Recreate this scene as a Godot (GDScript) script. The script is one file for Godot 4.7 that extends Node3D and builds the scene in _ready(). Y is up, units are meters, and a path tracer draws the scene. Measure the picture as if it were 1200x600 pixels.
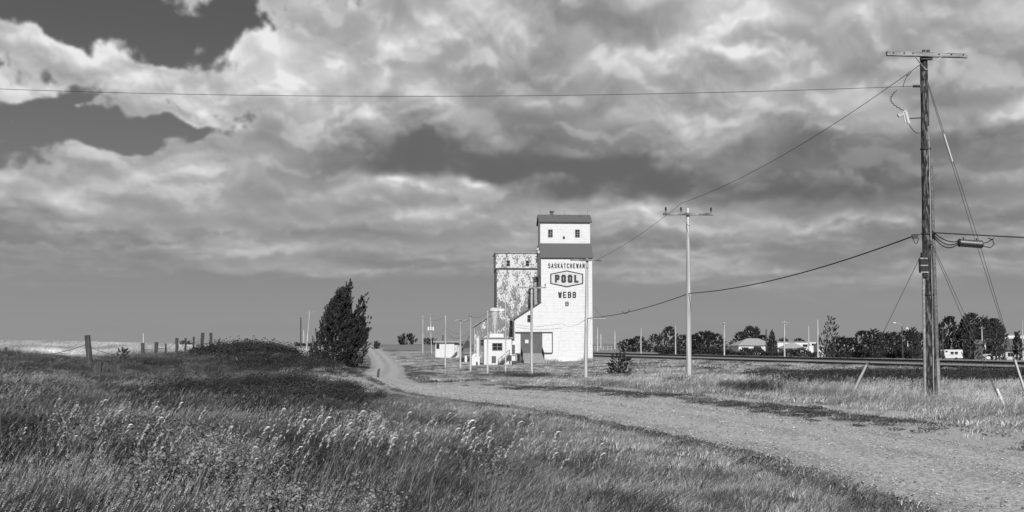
extends Node3D
# A prairie grain elevator beside a gravel road, in black and white: every colour is a grey.
# x is right, y is up, the camera looks towards -z; "d" is the distance -z.

const EYE := 1.7
var rng := RandomNumberGenerator.new()
var taken := {}

# Clouds: azimuth, elevation, half width, half height (degrees), tilt (degrees), strength.
const TONES := [
	[-7.77, 17.03, 7.16, 2.71, 0, 0.06],
	[-12.05, 17.71, 2.81, 1.33, 0, 0.04],
	[-1.95, 17.62, 2.93, 1.82, 0, 0.05],
	[1.94, 13.94, 6.76, 1.86, 0, -0.03],
	[2.93, 17.84, 3.90, 1.36, 0, -0.04],
	[12.49, 16.26, 1.58, 0.63, -20, 0.13],
	[13.94, 15.09, 1.01, 0.40, -30, 0.12],
	[9.65, 15.14, 2.84, 1.37, 0, 0.03],
	[16.19, 17.41, 4.06, 1.31, 0, 0.02],
	[21.44, 16.91, 5.08, 1.70, 0, 0.03],
	[22.21, 14.68, 5.42, 1.03, 0, 0.01],
	[-14.32, 15.69, 3.20, 1.34, -15, 0.06],
	[-7.49, 14.07, 0.67, 2.03, 12, 0.10],
	[-12.96, 16.54, 2.32, 0.89, -10, 0.05],
	[-4.85, 13.67, 2.89, 1.86, 0, -0.06],
	[-12.88, 12.70, 4.14, 1.19, -10, 0.03],
	[-22.21, 14.68, 6.67, 0.94, -8, 0.03],
	[-1.94, 11.98, 7.70, 1.13, 0, -0.08],
	[1.93, 9.95, 9.09, 1.04, -2, -0.20],
	[-3.86, 10.55, 5.76, 0.85, 0, -0.10],
	[10.49, 8.72, 7.88, 0.93, -3, -0.17],
	[18.59, 7.86, 9.46, 0.81, -3, -0.14],
	[20.40, 10.90, 7.63, 1.33, 0, -0.13],
	[16.52, 12.72, 4.01, 0.90, 0, -0.07],
	[24.88, 9.26, 3.58, 1.29, 0, -0.02],
	[10.05, 10.60, 3.75, 0.65, 6, 0.11],
	[7.70, 11.88, 2.85, 0.65, -10, 0.06],
	[4.83, 11.66, 2.88, 0.56, 0, 0.03],
	[-21.64, 10.10, 2.76, 0.88, 0, 0.04],
	[-25.23, 7.94, 2.05, 0.39, -8, 0.15],
	[-22.59, 7.40, 1.15, 0.26, -12, 0.13],
	[-26.49, 8.12, 0.62, 0.26, 0, 0.10],
	[-24.35, 5.60, 4.78, 0.70, 0, 0.02],
	[-18.56, 6.87, 7.75, 0.54, -3, 0.03],
	[-22.32, 5.47, 1.64, 0.62, 0, 0.05],
	[-24.39, 6.91, 3.59, 0.35, -4, -0.05],
	[-8.59, 7.35, 7.02, 0.47, 4, 0.05],
	[-5.63, 9.29, 1.53, 0.38, 0, 0.30],
	[-2.65, 9.09, 0.96, 0.43, 0, 0.32],
	[-5.86, 8.44, 2.38, 0.33, 0, 0.07],
	[-9.55, 8.41, 2.81, 0.42, 14, 0.07],
	[-10.91, 6.18, 5.54, 0.52, -2, -0.09],
	[0.00, 5.34, 5.26, 0.33, 0, -0.03],
	[-16.29, 3.75, 11.35, 0.37, 0, -0.03],
	[-23.49, 4.02, 5.63, 0.31, 0, -0.03],
	[6.80, 7.57, 1.71, 0.43, -14, 0.12],
	[8.21, 6.93, 1.04, 0.24, -18, 0.09],
	[4.80, 7.79, 1.91, 0.38, 0, 0.05],
	[14.12, 6.56, 7.20, 0.32, 0, 0.05],
	[12.28, 5.31, 5.48, 0.28, 0, 0.03],
	[19.83, 6.19, 5.09, 0.31, 0, 0.04],
	[23.53, 5.24, 4.83, 0.44, 0, 0.03],
	[2.89, 9.70, 14.15, 1.14, -1, -0.12],
	[18.61, 8.68, 11.17, 0.99, -2, -0.07],
	[-1.94, 11.37, 9.58, 1.23, 0, -0.05],
	[4.86, 15.75, 9.59, 1.38, 0, 0.05],
	[-12.94, 15.87, 3.24, 1.17, -12, 0.05],
	[0.00, 4.09, 30.32, 0.33, 0, 0.03],
	[26.23, 8.52, 1.55, 0.43, 10, 0.07],
	[24.97, 11.84, 3.19, 0.51, 5, 0.04],
]
const COVERS := [
	[-22.71, 17.10, 7.89, 1.77, -8, -1.25],
	[-15.50, 17.03, 1.63, 1.32, -30, -0.50],
	[-24.59, 12.21, 3.61, 1.20, 0, -0.85],
	[-21.25, 11.19, 4.62, 0.88, 0, -0.75],
	[-16.93, 11.48, 3.99, 0.81, 0, -0.60],
	[-26.10, 10.24, 2.73, 1.11, 0, -0.85],
	[-22.20, 14.47, 8.32, 0.86, -7, 1.10],
	[-11.52, 14.59, 5.59, 1.82, 0, 0.70],
	[-20.78, 9.76, 3.17, 0.71, 0, 0.90],
	[-22.76, 12.38, 1.07, 0.22, 0, 0.70],
	[-18.71, 12.08, 2.39, 0.31, -6, 0.80],
	[-23.58, 12.31, 0.65, 0.17, 0, 0.40],
	[-17.08, 17.12, 0.89, 0.26, 0, 0.50],
	[4.87, 16.21, 19.56, 4.11, 0, 0.90],
	[4.82, 9.68, 26.69, 2.36, 0, 0.80],
	[17.85, 12.86, 13.88, 4.01, 0, 0.80],
	[-24.39, 6.91, 5.58, 0.96, 0, 0.80],
	[-14.15, 7.58, 10.76, 1.85, 0, 0.50],
	[-4.87, 16.89, 5.80, 2.73, 0, 0.50],
	[24.35, 16.57, 4.87, 2.50, 0, 0.60],
	[2.43, 13.47, 32.75, 10.62, 0, 0.34],
	[9.54, 8.18, 19.00, 1.41, 0, 0.40],
	[-4.78, 4.94, 30.22, 0.76, 0, 0.25],
	[1.93, 11.13, 12.37, 1.41, 0, 0.50],
	[3.86, 9.70, 19.41, 1.61, 0, 0.50],
	[-3.82, 4.08, 30.23, 0.43, 0, 0.30],
	[-17.08, 17.25, 1.34, 0.52, 20, -0.50],
	[-17.31, 17.32, 2.67, 0.61, 0, -0.30],
	[-26.41, 13.05, 1.17, 0.59, 0, 0.70],
]

var n_big := FastNoiseLite.new()
var n_mid := FastNoiseLite.new()
var n_fine := FastNoiseLite.new()
var n_warp := FastNoiseLite.new()
var n_row := FastNoiseLite.new()
var n_soft := FastNoiseLite.new()

func setup_sky_noise() -> void:
	for a in [[n_big, 11, 0.055, 4, 0.5], [n_mid, 23, 0.17, 5, 0.55], [n_fine, 37, 0.55, 5, 0.62], [n_warp, 51, 0.16, 4, 0.5], [n_row, 67, 0.2, 6, 0.58], [n_soft, 83, 0.13, 3, 0.48]]:
		var n: FastNoiseLite = a[0]
		n.noise_type = FastNoiseLite.TYPE_SIMPLEX_SMOOTH
		n.seed = a[1]
		n.frequency = a[2]
		n.fractal_octaves = a[3]
		n.fractal_gain = a[4]

func blobs(list: Array, a: float, e: float) -> float:
	var s := 0.0
	for b in list:
		var da: float = a - b[0]
		var de: float = e - b[1]
		if absf(da) > 2.6 * b[2] + 2.0:
			continue
		if b[4] != 0:
			de -= da * tan(deg_to_rad(b[4]))
		var q: float = da * da / (b[2] * b[2]) + de * de / (b[3] * b[3])
		if q < 6.0:
			s += b[5] * exp(-q)
	return s

# Rows of far cumulus seen edge on: elevation of the flat base, height of the heaps, brightness.
const ROWS := [[4.6, 0.7, 0.0], [6.0, 1.1, 0.01], [7.9, 1.8, 0.03]]

# The grey of the sky (as an sRGB value 0..1) at an azimuth and elevation in degrees.
func sky_grey(a: float, e: float) -> float:
	if e < 0.0:
		return 0.47
	var low := smoothstep(3.0, 13.0, e)
	var blue := 0.57 - 0.1 * smoothstep(1.0, 9.5, e) - 0.115 * smoothstep(7.5, 19.0, e) - 0.03 * smoothstep(20.0, 60.0, e)
	# far cloud is seen edge on: the noise is squeezed towards the horizon
	var ee := 22.0 * log(1.0 + e / 5.0)
	var wa := n_warp.get_noise_2d(a, ee)
	var we := n_warp.get_noise_2d(a + 300.0, ee + 70.0)
	var pa := a + wa * 2.2
	var pe := e + we * (0.35 + 1.2 * low)
	var xa := a + wa * 0.9
	var xe := ee + we * 0.8
	var big := n_big.get_noise_2d(xa * 0.8, xe)
	var streak := n_mid.get_noise_2d(xa * 0.28 + 90.0, xe * 1.3)
	var soft := n_soft.get_noise_2d(xa * 0.6, xe)
	var above := n_soft.get_noise_2d(xa * 0.6 + 0.3, xe + 1.3)
	var puff := n_mid.get_noise_2d(xa * 0.8, xe)
	var puff_up := n_mid.get_noise_2d(xa * 0.8 + 0.2, xe + 0.7)
	var fine := n_fine.get_noise_2d(xa, xe)
	var fine_up := n_fine.get_noise_2d(xa + 0.1, xe + 0.28)
	var mid := lerpf(streak, puff, 0.3 + 0.7 * low)
	var shape := blobs(COVERS, pa, pe)
	var light := blobs(TONES, pa, pe) * (1.0 + 0.5 * soft + 0.7 * puff + 0.3 * fine)
	var cover := 0.02 + shape + 0.5 * big + 0.6 * mid + (0.15 + 0.42 * low) * fine
	cover = (cover + 0.25 * streak * (1.0 - low)) * smoothstep(1.4, 4.6, e)
	var solid := smoothstep(-0.06, 0.42 + 0.25 * (1.0 - low), cover)
	var edge := solid * (1.0 - smoothstep(0.3, 1.0, cover))
	# heaps are bright where they fall away upwards, grey beneath
	var l1 := soft - above
	var l2 := puff - puff_up
	var lit := 0.11 * l1 + 0.06 * smoothstep(0.02, 0.3, l1) - 0.015 * smoothstep(0.0, 0.3, -l1) + 0.13 * l2 + 0.07 * smoothstep(0.04, 0.28, l2) + 0.055 * (fine - fine_up) * (0.4 + smoothstep(-0.1, 0.35, soft))
	var tone := 0.585 + 0.075 * low + 0.07 * edge * low + lit * (0.35 + 0.65 * low) + 0.06 * big + 0.035 * soft + (0.012 + 0.06 * edge) * fine + streak * 0.12 * (1.0 - low)
	var least := 0.4
	tone += light
	tone = least + 0.5 * (tone - least + sqrt((tone - least) * (tone - least) + 0.003))
	tone -= 0.04 * smoothstep(25.0, 70.0, e)
	var g := lerpf(blue, tone, solid)
	# the far rows, the farthest first; each is bright along its heaped top and grey below
	for i in ROWS.size():
		var r: Array = ROWS[i]
		var k: float = 50.0 * i
		var there := n_big.get_noise_2d(a * 1.6 + 3.0 * k, k * 2.0)
		if there < -0.15:
			continue
		var heap := n_row.get_noise_2d(a * 0.8 + k, k)
		var detail := n_fine.get_noise_2d(a * 1.1 + k, e * 2.5)
		var base: float = r[0] + 0.3 * n_row.get_noise_2d(a * 0.3 + k, 400.0)
		var top: float = base + r[1] * (0.3 + 1.3 * heap + 0.25 * detail + 1.3 * there)
		if e < base - 0.8 or e > top + 0.3:
			continue
		var body := smoothstep(0.0, 0.22 + 0.08 * r[1], top - e) * smoothstep(-0.8, 0.3, e - base + 0.2 * detail)
		var hi := smoothstep(1.0, 0.0, (top - e) / maxf(top - base, 0.2))
		var shade: float = 0.545 + r[2] + 0.12 * hi * hi + 0.05 * detail + 0.06 * streak
		g = lerpf(g, maxf(shade + light * 0.7, 0.42), body * 0.85 * smoothstep(-0.15, 0.15, there))
	return clampf(g, 0.2, 0.92)

var sky_rows := []
var sky_fine := false

# One row of the picture; azimuth 0 (straight ahead) is at the picture's left edge.
func sky_row(y: int) -> void:
	var row := PackedByteArray()
	if sky_fine:
		row.resize(720)
		for x in 720:
			row[x] = int(255.0 * sky_grey((x - 360 + 0.5) * 360.0 / 4096.0, 22.5 - (y + 0.5) * 180.0 / 2048.0) + 0.5)
	else:
		row.resize(512)
		var e := 90.0 - (y + 0.5) * 180.0 / 256.0
		for x in 512:
			var a := (x + 0.5) * 360.0 / 512.0
			row[x] = int(255.0 * sky_grey(a if a < 180.0 else a - 360.0, e) + 0.5) if e > -2.0 else 120
	sky_rows[y] = row

func sky_part(w: int, h: int, fine: bool) -> Image:
	sky_fine = fine
	sky_rows = []
	sky_rows.resize(h)
	WorkerThreadPool.wait_for_group_task_completion(WorkerThreadPool.add_group_task(sky_row, h))
	var all := PackedByteArray()
	for r in sky_rows:
		all.append_array(r)
	return Image.create_from_data(w, h, false, Image.FORMAT_L8, all)

func sky_picture() -> Image:
	var pic := sky_part(512, 256, false)
	pic.resize(4096, 2048, Image.INTERPOLATE_CUBIC)
	# the same sky again, finer, where the cloud detail is seen
	var fine := sky_part(720, 256, true)
	pic.blit_rect(fine, Rect2i(360, 0, 360, 256), Vector2i(0, 768))
	pic.blit_rect(fine, Rect2i(0, 0, 360, 256), Vector2i(4096 - 360, 768))
	return pic

func camera_and_light() -> void:
	var cam := Camera3D.new()
	cam.name = "camera"
	cam.position = Vector3(0, EYE, 0)
	cam.rotation.x = atan(104.0 / 1200.0)
	cam.fov = rad_to_deg(2.0 * atan(300.0 / 1200.0))
	cam.near = 0.1
	cam.far = 20000.0
	add_child(cam)
	cam.current = true

	setup_sky_noise()
	var pano := PanoramaSkyMaterial.new()
	pano.panorama = ImageTexture.create_from_image(sky_picture())
	var sky := Sky.new()
	sky.sky_material = pano
	var env := Environment.new()
	env.background_mode = Environment.BG_SKY
	env.sky = sky
	env.background_energy_multiplier = 1.0
	env.tonemap_mode = Environment.TONE_MAPPER_LINEAR
	env.tonemap_exposure = 1.0
	env.sdfgi_enabled = true
	env.ssao_enabled = true
	env.ssil_enabled = true
	var we := WorldEnvironment.new()
	we.name = "environment"
	we.environment = env
	add_child(we)

	var sun := DirectionalLight3D.new()
	sun.name = "sun"
	sun.light_color = Color(1, 1, 1)
	sun.light_energy = 1.5
	sun.light_angular_distance = 0.53
	sun.shadow_enabled = true
	# behind the camera, a little to its right, 36 degrees high
	sun.rotation_degrees = Vector3(-36, 4.5, 0)
	add_child(sun)

# ---------------------------------------------------------------- helpers
func grey(v: float) -> Color:
	return Color(v, v, v).linear_to_srgb()

func numbered(called: String) -> String:
	var k: int = taken.get(called, 0)
	taken[called] = k + 1
	return called if k == 0 else "%s_%03d" % [called, k]

func tag(o: Node3D, label: String, category: String, group := "") -> Node3D:
	o.set_meta("label", label)
	o.set_meta("category", category)
	if group:
		o.set_meta("group", group)
	return o

func thing(called: String, label: String, category: String, at_point: Vector3, turn := 0.0, group := "") -> Node3D:
	var o := Node3D.new()
	o.name = numbered(called)
	add_child(o)
	o.position = at_point
	o.rotation.y = turn
	tag(o, label, category, group)
	return o

func obj(called: String, m: Mesh, mat: Material, parent: Node = null) -> MeshInstance3D:
	var o := MeshInstance3D.new()
	o.mesh = m
	if mat:
		o.material_override = mat
	if parent == null or parent == self:
		o.name = numbered(called)
		add_child(o)
	else:
		o.name = called
		parent.add_child(o, true)
	return o

# A point from where the photograph shows it (1200 by 600) and how far away it stands.
const PITCH := 0.08645
func at(u: float, v: float, d: float) -> Vector3:
	var b := (300.0 - v) / 1200.0
	var s := d / (cos(PITCH) - b * sin(PITCH))
	return Vector3((u - 600.0) / 1200.0 * s, EYE + s * (b * cos(PITCH) + sin(PITCH)), -d)

func on_ground(u: float, d: float) -> Vector3:
	var p := at(u, 404.0, d)
	p.y = gy(p.x, d)
	return p

func start() -> SurfaceTool:
	var st := SurfaceTool.new()
	st.begin(Mesh.PRIMITIVE_TRIANGLES)
	return st

# Triangle whose front faces along n; flat unless normals are given.
func tri(st: SurfaceTool, a: Vector3, b: Vector3, c: Vector3, n: Vector3) -> void:
	var f := (c - a).cross(b - a)
	if f.dot(n) < 0.0:
		var k := b
		b = c
		c = k
		f = -f
	f = f.normalized()
	for p in [a, b, c]:
		st.set_normal(f)
		st.set_uv(Vector2.ZERO)
		st.add_vertex(p)

func quad(st: SurfaceTool, a: Vector3, b: Vector3, c: Vector3, d: Vector3, n: Vector3) -> void:
	tri(st, a, b, c, n)
	tri(st, a, c, d, n)

func box(st: SurfaceTool, centre: Vector3, size: Vector3, turn := Basis.IDENTITY) -> void:
	var h := size * 0.5
	for ax in 3:
		for s in [-1.0, 1.0]:
			var n := Vector3.ZERO
			n[ax] = s
			var u := Vector3.ZERO
			u[(ax + 1) % 3] = h[(ax + 1) % 3]
			var w := Vector3.ZERO
			w[(ax + 2) % 3] = h[(ax + 2) % 3]
			var m := n * h[ax]
			quad(st, centre + turn * (m - u - w), centre + turn * (m + u - w), centre + turn * (m + u + w), centre + turn * (m - u + w), turn * n)

# Box between two corners.
func span(st: SurfaceTool, a: Vector3, b: Vector3) -> void:
	box(st, (a + b) * 0.5, (b - a).abs())

func box_mesh(a: Vector3, b: Vector3) -> Mesh:
	var st := start()
	span(st, a, b)
	return st.commit()

# A square bar from a to b.
func bar(st: SurfaceTool, a: Vector3, b: Vector3, w: float, t: float, upish := Vector3.UP) -> void:
	var y := (b - a).normalized()
	var x := y.cross(upish)
	if x.length() < 0.05:
		x = y.cross(Vector3.RIGHT)
	x = x.normalized()
	box(st, (a + b) * 0.5, Vector3(w, (b - a).length(), t), Basis(x, y, x.cross(y)))

# A round tube through points, one radius for each point.
func tube(st: SurfaceTool, pts: Array, radii: Array, sides := 8, caps := true) -> void:
	var n := pts.size()
	var side := Vector3.ZERO
	var rings := []
	var norms := []
	for i in n:
		var t: Vector3 = (pts[mini(i + 1, n - 1)] - pts[maxi(i - 1, 0)]).normalized()
		if side == Vector3.ZERO:
			side = t.cross(Vector3(0.31, 0.2, 0.93)).normalized()
		side = (side - t * side.dot(t)).normalized()
		var other := t.cross(side)
		var ring := []
		var nm := []
		for k in sides:
			var q := TAU * k / sides
			var o := side * cos(q) + other * sin(q)
			nm.append(o)
			ring.append(pts[i] + o * radii[i])
		rings.append(ring)
		norms.append(nm)
	var along := 0.0
	for i in n - 1:
		var step: float = (pts[i + 1] - pts[i]).length()
		for k in sides:
			var k2 := (k + 1) % sides
			var v := [rings[i][k], rings[i][k2], rings[i + 1][k2], rings[i + 1][k]]
			var m := [norms[i][k], norms[i][k2], norms[i + 1][k2], norms[i + 1][k]]
			var uv := [Vector2(float(k) / sides, along), Vector2(float(k + 1) / sides, along), Vector2(float(k + 1) / sides, along + step), Vector2(float(k) / sides, along + step)]
			for t3 in [[0, 1, 2], [0, 2, 3]]:
				var f: Vector3 = (v[t3[2]] - v[t3[0]]).cross(v[t3[1]] - v[t3[0]])
				var order: Array = t3 if f.dot(m[t3[0]] + m[t3[1]] + m[t3[2]]) >= 0.0 else [t3[0], t3[2], t3[1]]
				for q in order:
					st.set_normal(m[q])
					st.set_uv(uv[q])
					st.add_vertex(v[q])
		along += step
	if caps:
		for e in [0, n - 1]:
			var out: Vector3 = (pts[0] - pts[1]) if e == 0 else (pts[n - 1] - pts[n - 2])
			for k in range(1, sides - 1):
				tri(st, rings[e][0], rings[e][k], rings[e][k + 1], out)

func tube_mesh(pts: Array, radii: Array, sides := 8, caps := true) -> Mesh:
	var st := start()
	tube(st, pts, radii, sides, caps)
	return st.commit()

# A turned shape about the vertical through p: [height, radius] pairs.
func lathe(st: SurfaceTool, p: Vector3, profile: Array, sides := 12, axis := Vector3.UP) -> void:
	var pts := []
	var rr := []
	for q in profile:
		pts.append(p + axis * q[0])
		rr.append(q[1])
	tube(st, pts, rr, sides)

# A flat polygon in the xy plane given thickness from z0 to z1.
func slab(st: SurfaceTool, poly: PackedVector2Array, z0: float, z1: float, turn := Transform3D.IDENTITY) -> void:
	var ix := Geometry2D.triangulate_polygon(poly)
	for i in range(0, ix.size(), 3):
		for z in [z0, z1]:
			var p := []
			for k in 3:
				p.append(turn * Vector3(poly[ix[i + k]].x, poly[ix[i + k]].y, z))
			tri(st, p[0], p[1], p[2], turn.basis * Vector3(0, 0, 1 if z == maxf(z0, z1) else -1))
	var cc := not Geometry2D.is_polygon_clockwise(poly)
	for i in poly.size():
		var a := poly[i]
		var b := poly[(i + 1) % poly.size()]
		var e := b - a
		var n := Vector3(e.y, -e.x, 0) * (1.0 if cc else -1.0)
		quad(st, turn * Vector3(a.x, a.y, z0), turn * Vector3(b.x, b.y, z0), turn * Vector3(b.x, b.y, z1), turn * Vector3(a.x, a.y, z1), turn.basis * n)

func slab_mesh(poly: Array, z0: float, z1: float, turn := Transform3D.IDENTITY) -> Mesh:
	var st := start()
	slab(st, PackedVector2Array(poly), z0, z1, turn)
	return st.commit()

# Extruded along x: the polygon holds (z, y) pairs.
const ALONG_X := Transform3D(Vector3(0, 0, 1), Vector3(0, 1, 0), Vector3(-1, 0, 0), Vector3.ZERO)
func along_x(poly: Array, x0: float, x1: float) -> Mesh:
	return slab_mesh(poly, -x1, -x0, ALONG_X)

func hang(a: Vector3, b: Vector3, sag: float, n := 16) -> Array:
	var pts := []
	for i in n + 1:
		var t := float(i) / n
		pts.append(a.lerp(b, t) - Vector3(0, sag * 4.0 * t * (1.0 - t), 0))
	return pts

func same(v: float, n: int) -> Array:
	var a := []
	a.resize(n)
	a.fill(v)
	return a

func wire(label: String, pts: Array, r: float, mat: Material, group := "", called := "wire") -> MeshInstance3D:
	var o := obj(called, tube_mesh(pts, same(r, pts.size()), 5), mat)
	tag(o, label, "wire", group)
	return o

# ---------------------------------------------------------------- materials
func noise_tex(sd: int, freq: float, lo: float, hi: float, size := 256, octaves := 5, stretch := Vector2i(1, 1), least := 0.0) -> Texture2D:
	var n := FastNoiseLite.new()
	n.seed = sd
	n.frequency = freq
	n.noise_type = FastNoiseLite.TYPE_SIMPLEX_SMOOTH
	n.fractal_octaves = octaves
	n.fractal_gain = 0.6
	var im := n.get_seamless_image(size / stretch.x, size / stretch.y)
	im.resize(size, size, Image.INTERPOLATE_CUBIC)
	var data := im.get_data()
	for i in data.size():
		var v := clampf(lerpf(lo, hi, data[i] / 255.0), least, 1.0)
		data[i] = int(255.0 * pow(v, 1.0 / 2.2) + 0.5)
	return ImageTexture.create_from_image(Image.create_from_data(im.get_width(), im.get_height(), false, Image.FORMAT_L8, data))

func plain(v: float, rough := 0.9, metal := 0.0) -> StandardMaterial3D:
	var m := StandardMaterial3D.new()
	m.albedo_color = grey(v)
	m.roughness = rough
	m.metallic = metal
	return m

# A grey that a texture varies: tex holds factors around 1 (as half of full scale).
func varied(v: float, tex: Texture2D, scale: float, rough := 0.9, bump: Texture2D = null, depth := 0.0) -> StandardMaterial3D:
	var m := plain(minf(v * 2.0, 1.0), rough)
	m.albedo_texture = tex
	m.uv1_triplanar = true
	m.uv1_scale = Vector3(scale, scale, scale)
	if bump:
		m.heightmap_enabled = true
		m.heightmap_texture = bump
		m.heightmap_scale = depth
	return m

# A pale surface whose texture runs a little below full white.
func pale(v: float, tex: Texture2D, scale: float, rough := 0.85, bump: Texture2D = null, depth := 0.0) -> StandardMaterial3D:
	var m := varied(0.5, tex, scale, rough, bump, depth)
	m.albedo_color = grey(v)
	return m

var M := {}

func materials() -> void:
	var soft := noise_tex(3, 0.03, 0.2, 0.8)
	var patchy := noise_tex(5, 0.02, 0.05, 0.95)
	var speck := noise_tex(8, 0.2, 0.0, 1.0, 256, 3)
	var streak := noise_tex(9, 0.06, 0.05, 0.95, 256, 4, Vector2i(1, 16))
	var board := boards()
	M.white = pale(0.69, stained(), 0.11, 0.75, board, 1.2)
	M.off_white = pale(0.68, noise_tex(12, 0.04, 0.8, 1.1), 0.3, 0.8)
	M.cream = varied(0.5, soft, 0.3, 0.85)
	M.shingle = varied(0.1, noise_tex(16, 0.12, 0.2, 0.85, 256, 4), 0.35, 0.95, speck, 1.5)
	M.roof_grey = varied(0.3, soft, 0.3, 0.9)
	M.roof_dark = varied(0.1, soft, 0.3, 0.9)
	M.door = varied(0.1, noise_tex(17, 0.04, 0.4, 0.6, 128, 3), 0.2, 0.7)
	M.print = varied(0.04, noise_tex(18, 0.09, 0.1, 1.1, 128, 4), 0.4, 0.85)
	M.sign = plain(0.55, 0.7)
	M.glass = plain(0.02, 0.08)
	M.trim = plain(0.05, 0.8)
	M.pole = varied(0.42, streak, 0.35, 0.9, streak, 1.0)
	M.pole.uv1_scale = Vector3(0.45, 0.12, 0.45)
	M.creosote = varied(0.095, noise_tex(21, 0.06, -1.7, 1.8, 256, 5, Vector2i(1, 3), 0.05), 1.0, 0.85, streak, 1.2)
	M.creosote.uv1_scale = Vector3(0.75, 0.4, 0.75)
	M.post = varied(0.06, noise_tex(22, 0.07, 0.0, 1.0, 128, 4, Vector2i(1, 8)), 1.0, 0.95, streak, 1.2)
	M.post.uv1_scale = Vector3(1.2, 0.4, 1.2)
	M.arm = varied(0.24, noise_tex(23, 0.05, 0.0, 0.95, 128, 4, Vector2i(6, 1)), 1.0, 0.9)
	M.steel = plain(0.4, 0.3, 1.0)
	M.galv = varied(0.42, soft, 0.6, 0.6)
	M.conduit = varied(0.26, soft, 0.8, 0.6)
	M.conduit_dark = varied(0.13, soft, 0.8, 0.7)
	M.black = plain(0.015, 0.5)
	M.wire = plain(0.04, 0.6)
	M.guard = plain(0.62, 0.6)
	M.porcelain = plain(0.6, 0.25)
	M.brown_porcelain = plain(0.04, 0.25)
	M.concrete = varied(0.28, soft, 0.5, 0.95)
	M.rail = plain(0.035, 0.6)
	M.tie = varied(0.06, streak, 0.5, 0.95)
	M.ballast = varied(0.24, speck, 0.6, 0.95, speck, 3.0)
	M.bark = varied(0.07, streak, 1.0, 0.95)
	M.gravel = gravel()
	M.peeled = plain(1.0, 0.9)
	M.peeled.albedo_texture = peeled(41)
	M.peeled_low = plain(1.0, 0.9)
	M.peeled_low.albedo_texture = peeled(43, 0.12)
	M.ground = plain(1.0, 0.97)
	M.ground.vertex_color_use_as_albedo = true
	M.ground.albedo_texture = noise_tex(31, 0.05, 0.45, 1.3, 512, 6)
	M.ground.uv1_triplanar = true
	M.ground.uv1_world_triplanar = true
	M.ground.uv1_scale = Vector3(0.31, 0.31, 0.31)
	M.plant = plain(1.0, 0.75)
	M.plant.vertex_color_use_as_albedo = true
	M.stone = plain(1.0, 0.95)
	M.stone.vertex_color_use_as_albedo = true

# White paint on boards: boards differ a little, with long scuffs and thin runs of dirt.
func stained() -> Texture2D:
	var n := FastNoiseLite.new()
	n.seed = 71
	n.frequency = 0.02
	n.fractal_octaves = 4
	var im := Image.create_empty(512, 512, false, Image.FORMAT_L8)
	for y in 512:
		var row := y / 8
		var one := 0.04 * sin(row * 12.9898) * cos(row * 4.1)
		for x in 512:
			var v := 0.94 + one + 0.05 * n.get_noise_2d(x * 0.7, row * 9.0)
			var scuff := n.get_noise_2d(x * 0.35 + 200.0, row * 40.0 + 6.0 * n.get_noise_2d(x * 0.5, 50.0))
			v -= 0.13 * smoothstep(0.36, 0.55, scuff)
			var run := n.get_noise_2d(x * 6.0 + 700.0, y * 0.25)
			v -= 0.09 * smoothstep(0.25, 0.55, run)
			if y % 8 == 0:
				v -= 0.04
			v = pow(clampf(v, 0.0, 1.0), 1.0 / 2.2)
			im.set_pixel(x, y, Color(v, v, v))
	return ImageTexture.create_from_image(im)

# Relief of horizontal siding: each board leans out to its lower edge.
func boards() -> Texture2D:
	var im := Image.create_empty(64, 512, false, Image.FORMAT_L8)
	for y in 512:
		var v := float(y % 16) / 15.0
		if y % 16 == 0:
			v = 0.0
		im.fill_rect(Rect2i(0, y, 64, 1), Color(v, v, v))
	return ImageTexture.create_from_image(im)

# Old white paint flaking off grey boards in short horizontal scraps, lower down mostly gone.
func peeled(sd: int, more := 0.0) -> Texture2D:
	var n := FastNoiseLite.new()
	n.seed = sd
	n.frequency = 0.035
	n.fractal_octaves = 4
	var w := FastNoiseLite.new()
	w.seed = sd + 1
	w.frequency = 0.011
	w.fractal_octaves = 3
	var im := Image.create_empty(256, 512, false, Image.FORMAT_L8)
	for y in 512:
		var row := y / 7
		for x in 256:
			var a := n.get_noise_2d(x * 2.4 + row * 31.7, row * 11.0) * 0.9 + n.get_noise_2d(x * 5.0, y * 1.4 + 900.0) * 0.5
			var b := w.get_noise_2d(x * 1.8, y * 1.0) * 0.75
			var amount := lerpf(-0.14, 0.26, smoothstep(0.05, 0.6, y / 512.0)) + more
			var runs := n.get_noise_2d(x * 8.0 + 333.0, y * 0.9) * 1.2
			a = lerpf(a, runs, smoothstep(0.35, 0.75, y / 512.0 + 0.2 * b) * 0.75)
			var bare := smoothstep(-0.12, 0.12, a + b + amount)
			var v := lerpf(0.62 + 0.1 * n.get_noise_2d(x * 3.0, y * 3.0), 0.2 + 0.12 * n.get_noise_2d(x * 6.0, y * 0.6), bare)
			if y % 7 == 0:
				v *= 0.86
			v = pow(clampf(v, 0.02, 1.0), 1.0 / 2.2)
			im.set_pixel(x, y, Color(v, v, v))
	return ImageTexture.create_from_image(im)

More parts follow.
